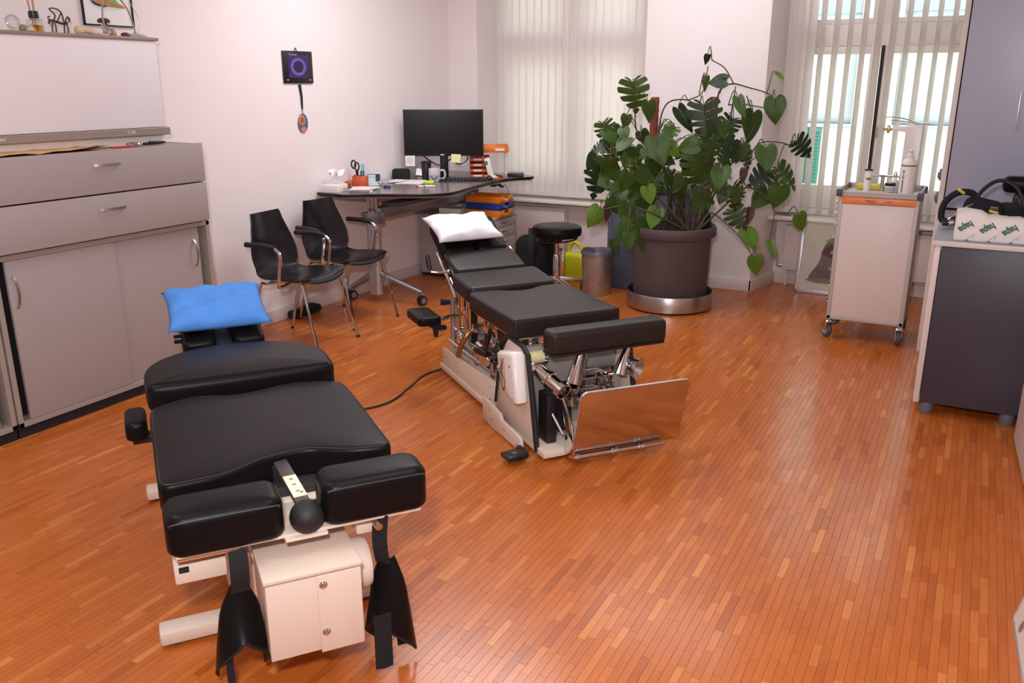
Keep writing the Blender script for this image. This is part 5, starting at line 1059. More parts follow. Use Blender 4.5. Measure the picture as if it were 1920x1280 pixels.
pr([(0.08, 0.11), (0.2, 0.09), (0.35, 0.11), (0.2, 0.135)], M('print_olive', '#8d9070', 0.7, var=0.4, nscale=30), 0.005); pr([(0.2, 0.43), (0.3, 0.42), (0.42, 0.44), (0.3, 0.47)], 'print_green', 0.005)
pr([(0.18, 0.33), (0.3, 0.3), (0.36, 0.36), (0.26, 0.41)], M('print_wine', '#6b4446', 0.7, var=0.4, nscale=30), 0.0055)
g = G(); g.span((0.02, -0.0095, 0.02), (w_ - 0.02, -0.0065, h_ - 0.02), 0); tl(g).build('pane', 'thin_clear', t, 0)

# ------------------------------------------------------------------ trolley
tr = thing('instrument_trolley', 'white instrument trolley with orange drawer strip on four casters', 'trolley', (-0.517, 6.07, 0), 0)
hw, hd = 0.237, 0.205
g = G()
for sx in (-1, 1):
    for sy in (-1, 1): g.span((sx * hw - 0.014 * (sx + 1), sy * hd - 0.014 * (sy + 1), 0.135), (sx * hw - 0.014 * (sx - 1), sy * hd - 0.014 * (sy - 1), 0.95), 0.004)
g.span((-hw, -hd, 0.135), (hw, hd, 0.16), 0.003); g.build('frame', 'trolley_edge', tr)
g = G(); g.span((-hw + 0.018, -hd + 0.002, 0.160), (hw - 0.018, -hd + 0.012, 0.905), 0.002); g.build('front_panel', 'trolley_white', tr)
g = G(); g.span((hw - 0.012, -hd + 0.02, 0.160), (hw - 0.004, hd - 0.02, 0.945), 0.002); g.span((-hw + 0.02, hd - 0.012, 0.16), (hw - 0.02, hd - 0.004, 0.945), 0.002); g.build('side_panel', 'trolley_white', tr)
g = G(); g.span((-hw + 0.016, -hd - 0.004, 0.908), (hw - 0.016, -hd + 0.006, 0.948), 0.002); d = g.build('pull_out_shelf', 'trolley_orange', tr)
bow_handle(0.15, 'steel', d, frame4((0, -hd - 0.004, 0.93), (1, 0, 0), (0, 0, 1)), d=0.02, w=0.009)
zz = [0.165, 0.275, 0.385, 0.495, 0.605, 0.70, 0.775, 0.85, 0.935]
for a, b in zip(zz, zz[1:]):
    g = G(); g.span((-hw - 0.004, -hd + 0.018, a), (-hw + 0.008, hd - 0.018, b - 0.006), 0.003); d = g.build('drawer', 'black_plastic', tr)
    g = G(); g.tube([(-hw - 0.004, -0.06, (a + b) / 2), (-hw - 0.032, -0.05, (a + b) / 2 - 0.004), (-hw - 0.032, 0.05, (a + b) / 2 - 0.004), (-hw - 0.004, 0.06, (a + b) / 2)], 0.004, 8, 4); g.build('handle', 'chrome', d)
g = G(); g.span((-hw - 0.006, -hd - 0.006, 0.95), (hw + 0.006, hd + 0.006, 0.968), 0.003); g.span((-hw, -hd - 0.006, 0.965), (hw, -hd + 0.004, 0.985), 0.003); g.span((-hw, hd - 0.004, 0.965), (hw, hd + 0.006, 1.0), 0.003); g.span((-hw - 0.006, -hd, 0.965), (-hw + 0.004, hd, 1.0), 0.003); g.span((hw - 0.004, -hd, 0.965), (hw + 0.006, hd, 1.0), 0.003); g.build('top_tray', 'trolley_edge', tr)
for sx in (-1, 1):
    for sy in (-1, 1): g = G(); g.box((sx * hw, sy * hd, 0.972), (0.036, 0.036, 0.046), 0.006); g.build('corner_guard', M('guard_grey', '#4b4a52', 0.5), tr)
for sx, sy, rz in ((-1, -1, 40), (1, -1, 15), (-1, 1, 60), (1, 1, 20)):
    x, y = sx * (hw - 0.02), sy * (hd - 0.02); q = Matrix.Translation((x, y, 0)) @ Matrix.Rotation(R(rz), 4, 'Z')
    g = G(); g.lathe([(0.030, -0.014), (0.048, -0.012), (0.052, 0), (0.048, 0.012), (0.030, 0.014)], n=28, m=Matrix.Rotation(R(90), 3, 'Y'), c=(0, 0.02, 0.052)); g.v = [tuple(q @ V(p)) for p in g.v]; wh = g.build('wheel', M('tyre', '#4e4e54', 0.55), tr)
    g = G(); g.cyl((-0.017, 0.02, 0.052), (0.017, 0.02, 0.052), 0.030, n=20); g.v = [tuple(q @ V(p)) for p in g.v]; g.build('hub', M('hub_grey', '#9b99a0', 0.45), wh)
    g = G(); g.span((-0.022, -0.008, 0.05), (-0.017, 0.034, 0.115), 0.002); g.span((0.017, -0.008, 0.05), (0.022, 0.034, 0.115), 0.002); g.lathe([(0.03, 0.108), (0.032, 0.116), (0.025, 0.126), (0.012, 0.136)], n=18); g.box((0, -0.035, 0.115), (0.03, 0.05, 0.006), 0.003, (R(-15), 0, 0)); g.v = [tuple(q @ V(p)) for p in g.v]; g.build('fork', 'chrome', wh)
ZTR = 0.9685
TX, TY = -0.517, 6.07
t = thing('cream_tube', 'white cream tube with dark blue crimp standing on its cap on the trolley', 'tube', (-0.605, 5.965, ZTR), 10)
g = G(); rows = [[((0.022) * math.cos(a), (0.022 * (1 - k) + 0.003 * k) * math.sin(a) , 0.03 + 0.11 * k) for a in [2 * math.pi * i / 24 for i in range(25)]] for k in (0, 0.25, 0.5, 0.75, 1.0)]
vsx = [p for r in rows for p in r]; g.add(vsx, [(i * 25 + j, i * 25 + j + 1, (i + 1) * 25 + j + 1, (i + 1) * 25 + j) for i in range(4) for j in range(24)]); g.build('tube', 'white_plastic', t, 60)
g = G(); g.span((-0.024, -0.004, 0.138), (0.024, 0.004, 0.150), 0.001); g.build('crimp', 'navy', t)
g = G(); g.lathe([(0.018, 0), (0.020, 0.002), (0.020, 0.03), (0.017, 0.032)], n=20); g.build('cap', 'white_plastic', t)
g = G(); g.span((-0.010, -0.019, 0.085), (0.018, -0.0135, 0.097), 0.001); g.build('print', M('print_mustard', '#7a6a3a', 0.6), t)
g = G(); g.box((0, 0, 0.016), (0.20, 0.09, 0.032), 0.006); o = g.build('amber_box', 'label_yellow'); at(o, -0.59, 6.19, ZTR); tag(o, 'low yellow box at the back of the trolley top', 'box')
t = thing('ointment_jar', 'small white jar with black lid between tube and pump bottle', 'jar', (-0.468, 5.965, ZTR))
g = G(); g.lathe([(0.026, 0), (0.029, 0.003), (0.029, 0.052), (0.026, 0.055)], n=28); g.build('body', M('jar_white', '#d9d9e2', 0.35), t)
g = G(); g.lathe([(0.0305, 0.052), (0.031, 0.054), (0.031, 0.068), (0.029, 0.07), (0.001, 0.0705)], n=28, cap=False); g.build('lid', 'black_plastic', t)
for k in range(3): g = G(); g.lathe([(0.0293, 0.012 + 0.011 * k), (0.0293, 0.0155 + 0.011 * k)], n=24, cap=False); g.build('print', 'navy', t, 0)
t = thing('small_bottle', 'small clear bottle with pointed cap behind the ointment jar', 'bottle', (-0.452, 6.055, ZTR))
g = G(); g.lathe([(0.020, 0), (0.022, 0.003), (0.022, 0.075), (0.010, 0.09), (0.009, 0.10)], n=20); g.build('body', 'white_plastic', t)
g = G(); g.lathe([(0.011, 0.10), (0.012, 0.11), (0.007, 0.13), (0.001, 0.135)], n=16); g.build('cap', 'steel', t)
t = thing('clamp_bar', 'silver horizontal bar tool across the back of the trolley top', 'tool', (-0.49, 6.12, ZTR))
g = G(); g.box((0, 0, 0.096), (0.22, 0.018, 0.014), 0.004); g.build('bar', 'chrome', t)
g = G(); g.cyl((-0.04, 0, 0), (-0.04, 0, 0.09), 0.012); g.cyl((0.08, 0, 0), (0.08, 0, 0.09), 0.008); g.build('post', 'steel', t)
t = thing('pump_bottle', 'tall white pump bottle with vertical black lettering on the trolley front', 'bottle', (-0.372, 5.945, ZTR), 5)
g = G(); g.lathe([(0.040, 0), (0.043, 0.004), (0.043, 0.195), (0.040, 0.212), (0.028, 0.224), (0.018, 0.228)], n=36); g.build('body', 'white_plastic', t)
g = G(); g.lathe([(0.019, 0.226), (0.020, 0.228), (0.020, 0.250), (0.016, 0.255), (0.006, 0.257), (0.006, 0.272)], n=24); g.box((0, -0.014, 0.278), (0.022, 0.055, 0.012), 0.004, (R(6), 0, 0)); g.build('pump', 'white_plastic', t)
g = G(); g.lathe([(0.0434, 0.180), (0.0434, 0.189)], n=36, cap=False); g.build('print', M('print_grey', '#6d6873', 0.6), t, 0)
for ch, z in zip('BIOFREEZE', [0.148 - 0.0155 * k for k in range(9)]):
    a = R(-128); rr = 0.0436; p = V((rr * math.cos(a), rr * math.sin(a), z)); text('print', ch, 0.019, 'ink', t, frame4(p, (0, 0, -1), (-math.sin(a), math.cos(a), 0)) @ Matrix.Rotation(R(0), 4, 'Z') if False else frame4(p, (-math.sin(a), math.cos(a), 0), (0, 0, 1)), bold=0.0006)
t = thing('towel_dispenser', 'white lever dispenser box standing behind the pump bottle', 'dispenser', (-0.385, 6.17, ZTR), -4)
g = G(); g.prism([(-0.05, 0), (0.05, 0), (0.055, 0.41), (0.045, 0.42), (-0.125, 0.405), (-0.125, 0.385), (-0.045, 0.375)], -0.035, 0.05, 0.004, 2, m=Matrix(((1, 0, 0, 0), (0, 0, 1, 0), (0, 1, 0, 0), (0, 0, 0, 1)))); g.build('housing', 'white_plastic', t)
g = G(); g.span((-0.16, -0.02, 0.365), (-0.145, 0.02, 0.415), 0.004); g.span((-0.15, -0.006, 0.385), (-0.06, 0.006, 0.393), 0.002); g.build('latch', 'brass', t)
g = G(); g.tube([(0.09, 0, 0.425), (0.02, 0, 0.428), (-0.06, 0.01, 0.455), (-0.14, 0.01, 0.466), (-0.18, 0.0, 0.462)], 0.003, 6, 5); g.tube([(0.0, 0, 0.43), (-0.07, -0.01, 0.44), (-0.15, -0.01, 0.447)], 0.0025, 6, 5); g.build('lever', 'steel', t)

# ------------------------------------------------------------------ dark cabinets on the right
rc = thing('base_cabinet', 'charcoal front base cabinet with pale side on round grey feet', 'cabinet', (-0.128, 4.65, 0))
g = G(); g.span((0, 0, 0.062), (0.028, 1.17, 0.882), 0.002); g.span((0.028, 0.022, 0.062), (1.2, 1.17, 0.085), 0); g.span((0.028, 1.15, 0.085), (1.2, 1.17, 0.88), 0); g.span((1.17, 0.022, 0.085), (1.2, 1.15, 0.88), 0); g.span((0.028, 0.022, 0.86), (1.17, 1.15, 0.882), 0); g.build('carcass', 'trolley_white', rc)
g = G(); g.span((0.031, 0.003, 0.066), (1.2, 0.021, 0.878), 0.0015); g.build('front_panel', 'charcoal', rc)
for x, y in ((0.065, 0.05), (0.435, 0.05), (1.0, 0.05), (0.065, 1.1), (1.0, 1.1)): g = G(); g.lathe([(0.034, 0), (0.036, 0.003), (0.036, 0.058), (0.034, 0.062)], (x, y, 0), 28); g.build('foot', M('foot_grey', '#6a686d', 0.5), rc)
g = G(); g.span((-0.012, 0.62, 0.70), (0.0, 0.66, 0.82), 0.003); g.span((-0.02, 0.625, 0.76), (-0.008, 0.655, 0.785), 0.003); g.build('side_catch', 'brushed', rc)
t = thing('worktop', 'pale grey worktop on the charcoal base cabinet', 'worktop', (-0.14, 4.635, 0.8825))
g = G(); g.span((0, 0, 0), (1.22, 1.19, 0.026), 0.002); g.build('slab', M('worktop_grey', '#8f8d96', 0.45, var=0.02), t)
g = G(); g.span((-0.002, -0.002, 0.0005), (1.22, 0.0, 0.0255), 0.0005); g.span((-0.002, 0, 0.0005), (0, 1.19, 0.0255), 0.0005); g.build('edge_band', 'trolley_white', t)
uc = thing('tall_cabinet', 'tall slate blue cabinet front with pale edge rising behind the worktop', 'cabinet', (-0.182, 5.83, 0))
g = G(); g.span((0, 0, 0.0), (0.03, 0.55, 2.62), 0.002); g.span((0.03, 0.02, 2.6), (1.25, 0.55, 2.62), 0); g.span((0.03, 0.53, 0.0), (1.25, 0.55, 2.6), 0); g.span((1.22, 0.02, 0), (1.25, 0.53, 2.6), 0); g.build('carcass', 'trolley_white', uc)
g = G(); g.span((0.036, 0.004, 0.92), (1.25, 0.02, 2.60), 0.002); d = g.build('door', 'slate_panel', uc)
g = G(); g.span((0.345, -0.006, 1.385), (0.352, 0.004, 1.60), 0.001); g.build('pale_strip', 'silver_frame', d)  # narrow pale upright strip on the door
for z in (1.07, 0.93): g = G(); g.span((-0.016, 0.10, z), (0.0, 0.14, z + 0.07), 0.004); g.span((-0.024, 0.11, z + 0.012), (-0.014, 0.13, z + 0.05), 0.003); g.build('catch', M('catch_grey', '#6b6567', 0.4), uc)

ZW = 0.909
t = thing('paper_pack', 'white paper pack with slanted green lettering on the worktop', 'pack', (-0.05, 4.70, ZW), 2)
g = G(); NX = 18
prof = [(0.0, 0.0), (-0.004, 0.02), (0.0, 0.07), (0.012, 0.105), (0.05, 0.125), (0.10, 0.125), (0.17, 0.12), (0.20, 0.10), (0.205, 0.05), (0.20, 0.0)]
rows = []
for i in range(NX + 1):
    u = i / NX; rows.append([(0.62 * u + 0.004 * math.sin(y * 60 + i), y + 0.0035 * math.sin(i * 1.7 + z * 40), max(0.0, z * (1 - 0.25 * u) + 0.0035 * math.sin(i * 2.3 + y * 50) * (z > 0.02)) + (0.022 if (i < 4 and 0.01 < y < 0.12 and z > 0.1) else 0)) for y, z in prof])
vsx = [p for r in rows for p in r]; np_ = len(prof)
g.add(vsx, [(i * np_ + j, i * np_ + j + 1, (i + 1) * np_ + j + 1, (i + 1) * np_ + j) for i in range(NX) for j in range(np_ - 1)] + [tuple(range(np_ - 1, -1, -1)), tuple(range(NX * np_, NX * np_ + np_)), ] + [(i * np_, (i + 1) * np_, (i + 1) * np_ + np_ - 1, i * np_ + np_ - 1) for i in range(NX)]); g.build('wrapper', M('wrap_paper', '#efe6e3', 0.6, var=0.02, nscale=20, bump=0.3, bscale=30), t, 50)
for k in range(4):
    x = 0.035 + 0.095 * k; z = 0.068 - 0.0035 * k
    text('print', 'hapa', 0.046, 'green_print', t, frame4((x + 0.008, -0.009, z), (-math.cos(R(37)), 0, -math.sin(R(37))), (math.sin(R(37)), 0, -math.cos(R(37)))), bold=0.0015, sx=0.78)
    g = G(); g.tube([(x + 0.02, -0.0085, 0.014), (x + 0.055, -0.0085, 0.038)], 0.0007, 5); g.build('print', M('print_mauve_line', '#9a8388', 0.7), t)
    g = G(); g.ball((x + 0.045, -0.0082, 0.021), 0.003, 8, (1, 0.2, 1)); g.build('print', 'print_mauve_line', t)
    g = G(); g.prism([(-0.012, 0), (0.012, 0), (0, 0.006)], 0, 0.0008, 0, 1, m=frame4((x + 0.02, -0.0085, 0.001), (1, 0, 0), (0, 0, 1))); g.build('print', 'green_print', t, 0)
    g = G(); g.box((x + 0.07, 0.07, 0.1275 - 0.0065 * (x / 0.15)), (0.035, 0.006, 0.001), 0, (0, 0, 0)); g.build('print', 'print_grey', t, 0)
bg_ = thing('goggle_bag', 'black headband and cable gear with yellow tabs behind the paper pack', 'equipment', (0.0, 5.16, ZW + 0.012), 0)
g = G(); g.tube([(-0.13, -0.03, 0.03), (-0.125, -0.02, 0.11), (-0.07, 0.0, 0.165), (0.0, 0.01, 0.165), (0.02, 0.0, 0.11), (-0.03, -0.03, 0.05), (-0.09, -0.05, 0.02)], 0.017, 10, 6, True); g.build('headband', 'black_fabric', bg_)
g = G(); g.box((0.06, 0.02, 0.07), (0.20, 0.13, 0.14), 0.05, (0, R(12), 0), 5); g.box((0.19, 0.06, 0.06), (0.14, 0.14, 0.12), 0.04, None, 4); g.build('bag', 'black_fabric', bg_, 60)
for p, r_ in (((-0.055, -0.012, 0.176), (0, R(35), 0)), ((0.11, -0.075, 0.085), (0, R(12), 0))): g = G(); g.box(p, (0.045, 0.012, 0.014), 0.002, r_); g.build('yellow_tab', 'label_yellow', bg_)
g = G(); g.tube([(0.0, -0.02, 0.10), (0.05, 0.02, 0.19), (0.12, 0.05, 0.235), (0.2, 0.05, 0.20), (0.25, 0.03, 0.10), (0.26, 0.0, 0.03)], 0.0105, 8, 6); g.build('hose', 'black_rubber', bg_)
g = G(); g.tube([(-0.115, -0.10, 0.015), (-0.02, -0.06, 0.10), (0.02, -0.03, 0.12)], 0.0045, 8); g.build('rod', 'chrome', bg_)
g = G(); g.cyl((-0.12, -0.11, 0.018), (-0.05, -0.10, 0.02), 0.017, n=14); g.build('probe', 'black_plastic', bg_)
g = G(); g.cyl((-0.092, -0.106, 0.019), (-0.068, -0.103, 0.0195), 0.0178, n=14); g.build('probe_ring', 'steel', bg_)
text('print', 'PM2', 0.02, 'print_white', bg_, frame4((0.11, -0.083, 0.105), (1, 0, 0), (0, 0, 1)))
t = thing('black_device', 'black padded device with metal lever at the right picture edge', 'equipment', (0.28, 5.42, ZW))
g = G(); g.box((0.03, 0.1, 0.20), (0.34, 0.12, 0.09), 0.035, (0, 0, 0), 4); g.build('pad', 'leather', t, 60)
g = G(); g.box((0.05, 0.08, 0.08), (0.26, 0.10, 0.16), 0.03, None, 3); g.build('body', 'black_plastic', t, 60)
g = G(); g.tube([(-0.02, -0.08, 0.02), (0.02, -0.06, 0.14)], 0.006, 8); g.build('lever', 'chrome', t)
for k in range(4): g = G(); g.box((-0.028 + 0.007 * k, -0.085, 0.05 + 0.018 * k), (0.022, 0.006, 0.006), 0.001); g.build('notch', 'steel', t)
g = G(); g.box((-0.13, -0.05, 0.06), (0.025, 0.02, 0.10), 0.004); g.build('clip', 'wood_dark', t)
wc = thing('white_cabinet', 'pale cabinet side cut off by the right picture edge', 'cabinet', (0.334, 4.464, 0), 2.6)
g = G(); g.span((0, -2.35, 0.02), (0.55, 0, 0.95), 0.003); g.build('body', M('pale_side', '#d9c9c2', 0.5, var=0.02), wc)
g = G(); g.span((0.02, -2.33, 0), (0.53, -0.02, 0.02), 0); g.build('plinth', 'dark_gap', wc, 0)
g = G(); g.span((0.552, -2.32, 0.06), (0.57, -0.03, 0.92), 0.002); g.build('door', 'trolley_white', wc)
t = thing('leaning_print', 'pale framed print leaning at the lower right picture edge', 'picture', (0.298, 2.85, 0.0), 3)
tilt = Matrix.Rotation(R(12.5), 4, 'Y')
g = G()
for a, b in (((0, -0.55, 0), (0.015, 0, 0.012)), ((0, -0.55, 0.39), (0.015, 0, 0.402)), ((0, -0.012, 0), (0.015, 0, 0.402)), ((0, -0.55, 0), (0.015, -0.538, 0.402))): g.span(a, b, 0.002)
tl(g).build('frame', 'silver_frame', t)
g = G(); g.span((0.005, -0.54, 0.01), (0.010, -0.01, 0.39), 0); tl(g).build('mount', M('mount_pink', '#e3cfc7', 0.7), t, 0)
yzm = Matrix(((0, 0, -1, 0), (1, 0, 0, 0), (0, 1, 0, 0), (0, 0, 0, 1)))
for pts, mt in (([(-0.09, 0.10), (-0.07, 0.11), (-0.06, 0.17), (-0.08, 0.2)], 'red_plastic'), ([(-0.11, 0.02), (-0.09, 0.03), (-0.10, 0.06), (-0.13, 0.05)], 'print_mauve'), ([(-0.2, 0.08), (-0.12, 0.1), (-0.13, 0.25), (-0.3, 0.3)], 'print_mauve')):
    g = G(); g.prism(smoothpoly(pts, 4), -0.005, -0.0042, 0, 1, m=yzm); tl(g).build('print', mt, t)
# ------------------------------------------------------------------ adjusting table in the foreground
tl_ = thing('treatment_table', 'black padded treatment table on cream base in the foreground with leg cuffs', 'treatment table', (-1.64, 1.666, 0), 52.5)
def corners(pts, k=5): return smoothpoly(pts, k)
def T3(x=0, y=0, z=0, rx=0): return Matrix.Translation((x, y, z)) @ Matrix.Rotation(R(rx), 4, 'X')
def seam(pts, inset, z, parent, m=None, r=0.0022):
    n = len(pts); c = V((sum(p[0] for p in pts) / n, sum(p[1] for p in pts) / n, 0))
    P = []
    for i, p in enumerate(pts):
        d = (V((p[0], p[1], 0)) - c); P.append(V((p[0], p[1], z)) - V((d.x, d.y, 0)).normalized() * inset)
    if m is not None: P = [m @ p for p in P]
    g = G(); g.tube(P, r, 5, 0, True); return g.build('seam', 'leather_seam', parent)
main = corners([(-0.335, 0.06), (-0.330, 0.012), (-0.31, -0.006), (-0.26, -0.004), (-0.17, 0.006), (-0.11, 0.03), (-0.04, 0.068), (0.03, 0.084), (0.10, 0.082), (0.16, 0.052), (0.22, 0.026), (0.29, 0.012), (0.318, 0.018), (0.332, 0.05),
                (0.333, 0.2), (0.335, 0.45), (0.330, 0.60), (0.312, 0.645), (0.27, 0.672), (0.20, 0.695), (0.15, 0.70), (0.09, 0.688), (0.02, 0.668), (-0.06, 0.662), (-0.13, 0.682), (-0.19, 0.695), (-0.25, 0.676), (-0.31, 0.640), (-0.333, 0.59), (-0.335, 0.3)])
g = G(); g.prism(main, 0.512, 0.600, 0.016, 4, dome=0.005, rb=0.012); p = g.build('main_pad', 'leather', tl_, 60); seam(main, 0.010, 0.597, p)
back = corners([(-0.335, 0.80), (-0.325, 0.762), (-0.29, 0.748), (-0.1, 0.745), (0.1, 0.745), (0.28, 0.748), (0.32, 0.765), (0.332, 0.81), (0.332, 0.94), (0.315, 1.01), (0.26, 1.085), (0.15, 1.155), (0.0, 1.19), (-0.15, 1.16), (-0.26, 1.09), (-0.318, 1.01), (-0.337, 0.93)])
g = G(); g.prism(back, 0.535, 0.640, 0.030, 6, dome=0.012, rb=0.02); p = g.build('chest_pad', 'leather', tl_, 60)
def cushion(x0, y0, x1, y1, z0, z1, r, m=None, name='pad', parent=None, rc=0.035, dome=0.004, mat='leather', line=True):
    o_ = rrect(x0, y0, x1, y1, rc, 6); g = G(); g.prism(o_, z0, z1, r, 5, dome=dome, rb=r * 0.6, m=m); p = g.build(name, mat, parent, 60)
    return p
pl_ = cushion(-0.332, -0.228, -0.035, -0.070, 0.488, 0.606, 0.030, None, 'foot_pad', tl_, 0.045)
pr_ = cushion(0.066, -0.228, 0.366, -0.078, 0.492, 0.618, 0.030, None, 'foot_pad', tl_, 0.045)
for (a, b, z, par) in ((-0.318, -0.05, 0.590, pl_), (0.082, 0.35, 0.602, pr_)):
    g = G(); g.tube([(a, -0.2262, z - 0.008), (a + 0.02, -0.2268, z), (b - 0.02, -0.2268, z), (b, -0.2262, z - 0.008)], 0.0022, 6, 4); g.build('seam', 'leather_seam', par)
g = G(); g.span((-0.315, -0.205, 0.477), (0.345, -0.04, 0.487), 0.003); g.build('foot_plate', 'cream_metal', tl_)
g = G(); g.span((-0.322, -0.17, 0.385), (-0.19, -0.02, 0.440), 0.006); g.span((-0.27, -0.16, 0.44), (-0.22, -0.03, 0.474), 0.003); g.build('side_bracket', 'cream_metal', tl_)
g = G(); g.span((0.165, -0.16, 0.415), (0.255, -0.03, 0.468), 0.006); g.build('side_bracket', 'cream_metal', tl_)
for x in (-0.145, 0.215): g = G(); g.cyl((x, -0.222, 0.462), (x, -0.15, 0.462), 0.011, n=14); g.build('bolt', 'steel', tl_)
g = G(); g.tube([(-0.31, -0.19, 0.466), (-0.19, -0.19, 0.466)], 0.006, 8); g.build('rod', M('copper_rod_and_reflection', '#a9754e', 0.3, 0.8), tl_)
g = G(); g.span((-0.31, -0.17, 0.420), (-0.285, -0.165 - 0.008, 0.436), 0); g.build('slot', 'dark_gap', tl_)
# hinge plate with dial behind the lever
g = G(); g.span((-0.06, 0.0, 0.470), (0.20, 0.10, 0.482), 0.003); g.span((-0.04, -0.22, 0.470), (0.075, 0.0, 0.480), 0.003); g.build('lever_plate', 'cream_metal', tl_)
g = G(); g.prism([(0.10, -0.01), (0.19, -0.03), (0.19, 0.03), (0.10, 0.03)], 0.4825, 0.4835, 0); hp = g.build('dial_plate', 'white_plastic', tl_)
g = G(); g.prism([(0.118, 0.0), (0.145, 0.008), (0.12, 0.006)], 0.4838, 0.4842, 0); g.build('arrow', 'ink', hp)
g = G(); g.span((-0.022, 0.07, 0.48), (0.026, 0.105, 0.566), 0.004); g.span((0.022, 0.02, 0.545), (0.030, 0.065, 0.56), 0.002); g.build('lever_pivot', 'black_plastic', tl_)
a0, a1 = V((0.004, 0.088, 0.570)), V((0.026, -0.150, 0.540)); d = (a1 - a0).normalized()
m = frame4((a0 + a1) / 2, d.cross(V((0, 0, 1))) * -1, d)
g = G(); g.box((0, 0, 0), (0.040, (a1 - a0).length, 0.016), 0.003); g.v = [tuple(m @ V(q)) for q in g.v]; lv = g.build('lever', M('lever_grey', '#4a4244', 0.45), tl_)
sgn = 1 if (m.to_3x3() @ V((0, 0, 1))).z > 0 else -1
g = G(); g.box((0, 0.036, sgn * 0.009), (0.038, 0.115, 0.002), 0.0008); g.v = [tuple(m @ V(q)) for q in g.v]; g.build('label_plate', M('label_cream', '#efe6c4', 0.5), lv)
for yy in (0.0, 0.03, 0.066, 0.075):
    g = G(); g.box((0 if yy < 0.07 else 0.008, yy, sgn * 0.0102), (0.010, 0.006, 0.0006), 0); g.v = [tuple(m @ V(q)) for q in g.v]; g.build('marking', 'print_grey', lv)
g = G(); g.ball((0.026, -0.187, 0.520), 0.047, 32); g.build('ball_knob', 'black_rubber', tl_)
g = G(); g.tube([(0.045, 0.05, 0.50), (0.045, 0.0, 0.525), (0.04, -0.05, 0.52)], 0.006, 8, 4); g.build('link_rod', 'steel', tl_)
# motor housing hanging under the foot end
g = G(); g.span((-0.112, -0.292, 0.170), (0.138, -0.06, 0.402), 0.006); mb = g.build('motor_housing', 'cream_metal', tl_)
g = G(); g.span((-0.118, -0.300, 0.402), (0.144, -0.06, 0.416), 0.004); g.build('housing_lid', 'cream_metal', mb)
g = G(); g.span((-0.113, -0.298, 0.172), (0.037, -0.290, 0.398), 0.002); g.build('front_cover', 'cream_metal', mb)
g = G(); g.span((0.020, -0.302, 0.165), (0.139, -0.294, 0.400), 0.002); g.build('front_cover', 'cream_metal', mb)
for z in (0.372, 0.228): g = G(); g.lathe([(0.0115, 0), (0.0115, 0.002), (0.008, 0.006), (0.001, 0.008)], (0.036, -0.302, z), 20, Matrix.Rotation(R(90), 3, 'X')); g.build('screw', 'chrome', mb)
g = G(); g.lathe([(0.075, -0.0), (0.075, 0.045), (0.068, 0.058), (0.04, 0.064)], (0.138, -0.14, 0.315), 28, Matrix.Rotation(R(90), 3, 'Y')); g.build('motor_cap', 'cream_metal', mb)
g = G(); g.span((-0.17, 0.0, 0.13), (0.17, 1.05, 0.40), 0.012); g.span((-0.12, -0.06, 0.20), (0.12, 0.02, 0.38), 0.006); g.build('body', 'cream_metal', tl_)
g = G(); g.span((-0.25, 0.03, 0.475), (0.25, 0.64, 0.512), 0.004); g.span((-0.25, 0.78, 0.495), (0.25, 1.1, 0.535), 0.004); g.span((-0.16, 0.1, 0.40), (0.16, 1.05, 0.478), 0.003); g.build('pad_frame', M('frame_dark', '#2a282b', 0.5), tl_)
for y in (0.165, 1.20): g = G(); g.span((-0.385, y - 0.038, 0.012), (0.385, y + 0.038, 0.058), 0.010); f = g.build('foot_rail', 'cream_metal', tl_); [(lambda q: (q.cyl((s * 0.34, y, 0), (s * 0.34, y, 0.014), 0.02), q.build('glide', 'black_rubber', f)))(G()) for s in (-1, 1)]
g = G(); g.span((-0.09, 0.1, 0.02), (0.09, 1.23, 0.14), 0.008); g.build('base_beam', 'cream_metal', tl_)
# head end
hm = T3(-0.012, 1.47, 0.628, 15)
for x0, x1 in ((-0.165, -0.035), (0.040, 0.165)):
    cushion(x0, -0.19, x1, 0.17, -0.035, 0.045, 0.022, hm, 'head_pad', tl_, 0.03)
g = G(); g.span((-0.12, -0.17, -0.055), (0.12, 0.16, -0.036), 0.003); g.span((-0.033, -0.2, -0.06), (0.035, 0.15, 0.012), 0.004); g.v = [tuple(hm @ V(q)) for q in g.v]; g.build('head_plate', 'brushed', tl_)
g = G(); g.span((-0.05, 1.1, 0.44), (0.05, 1.5, 0.49), 0.004); g.span((-0.035, 1.42, 0.46), (0.035, 1.5, 0.60), 0.004); g.build('head_arm', 'brushed', tl_)
g = G(); g.cyl((-0.165, 1.38, 0.62), (-0.205, 1.38, 0.62), 0.019, n=18); g.build('side_knob', 'black_plastic', tl_)
cushion(-0.420, 0.80, -0.345, 0.99, 0.42, 0.49, 0.02, None, 'arm_pad', tl_, 0.03)
g = G(); g.span((-0.40, 0.85, 0.39), (-0.16, 0.90, 0.42), 0.004); g.build('arm_bracket', 'black_plastic', tl_)
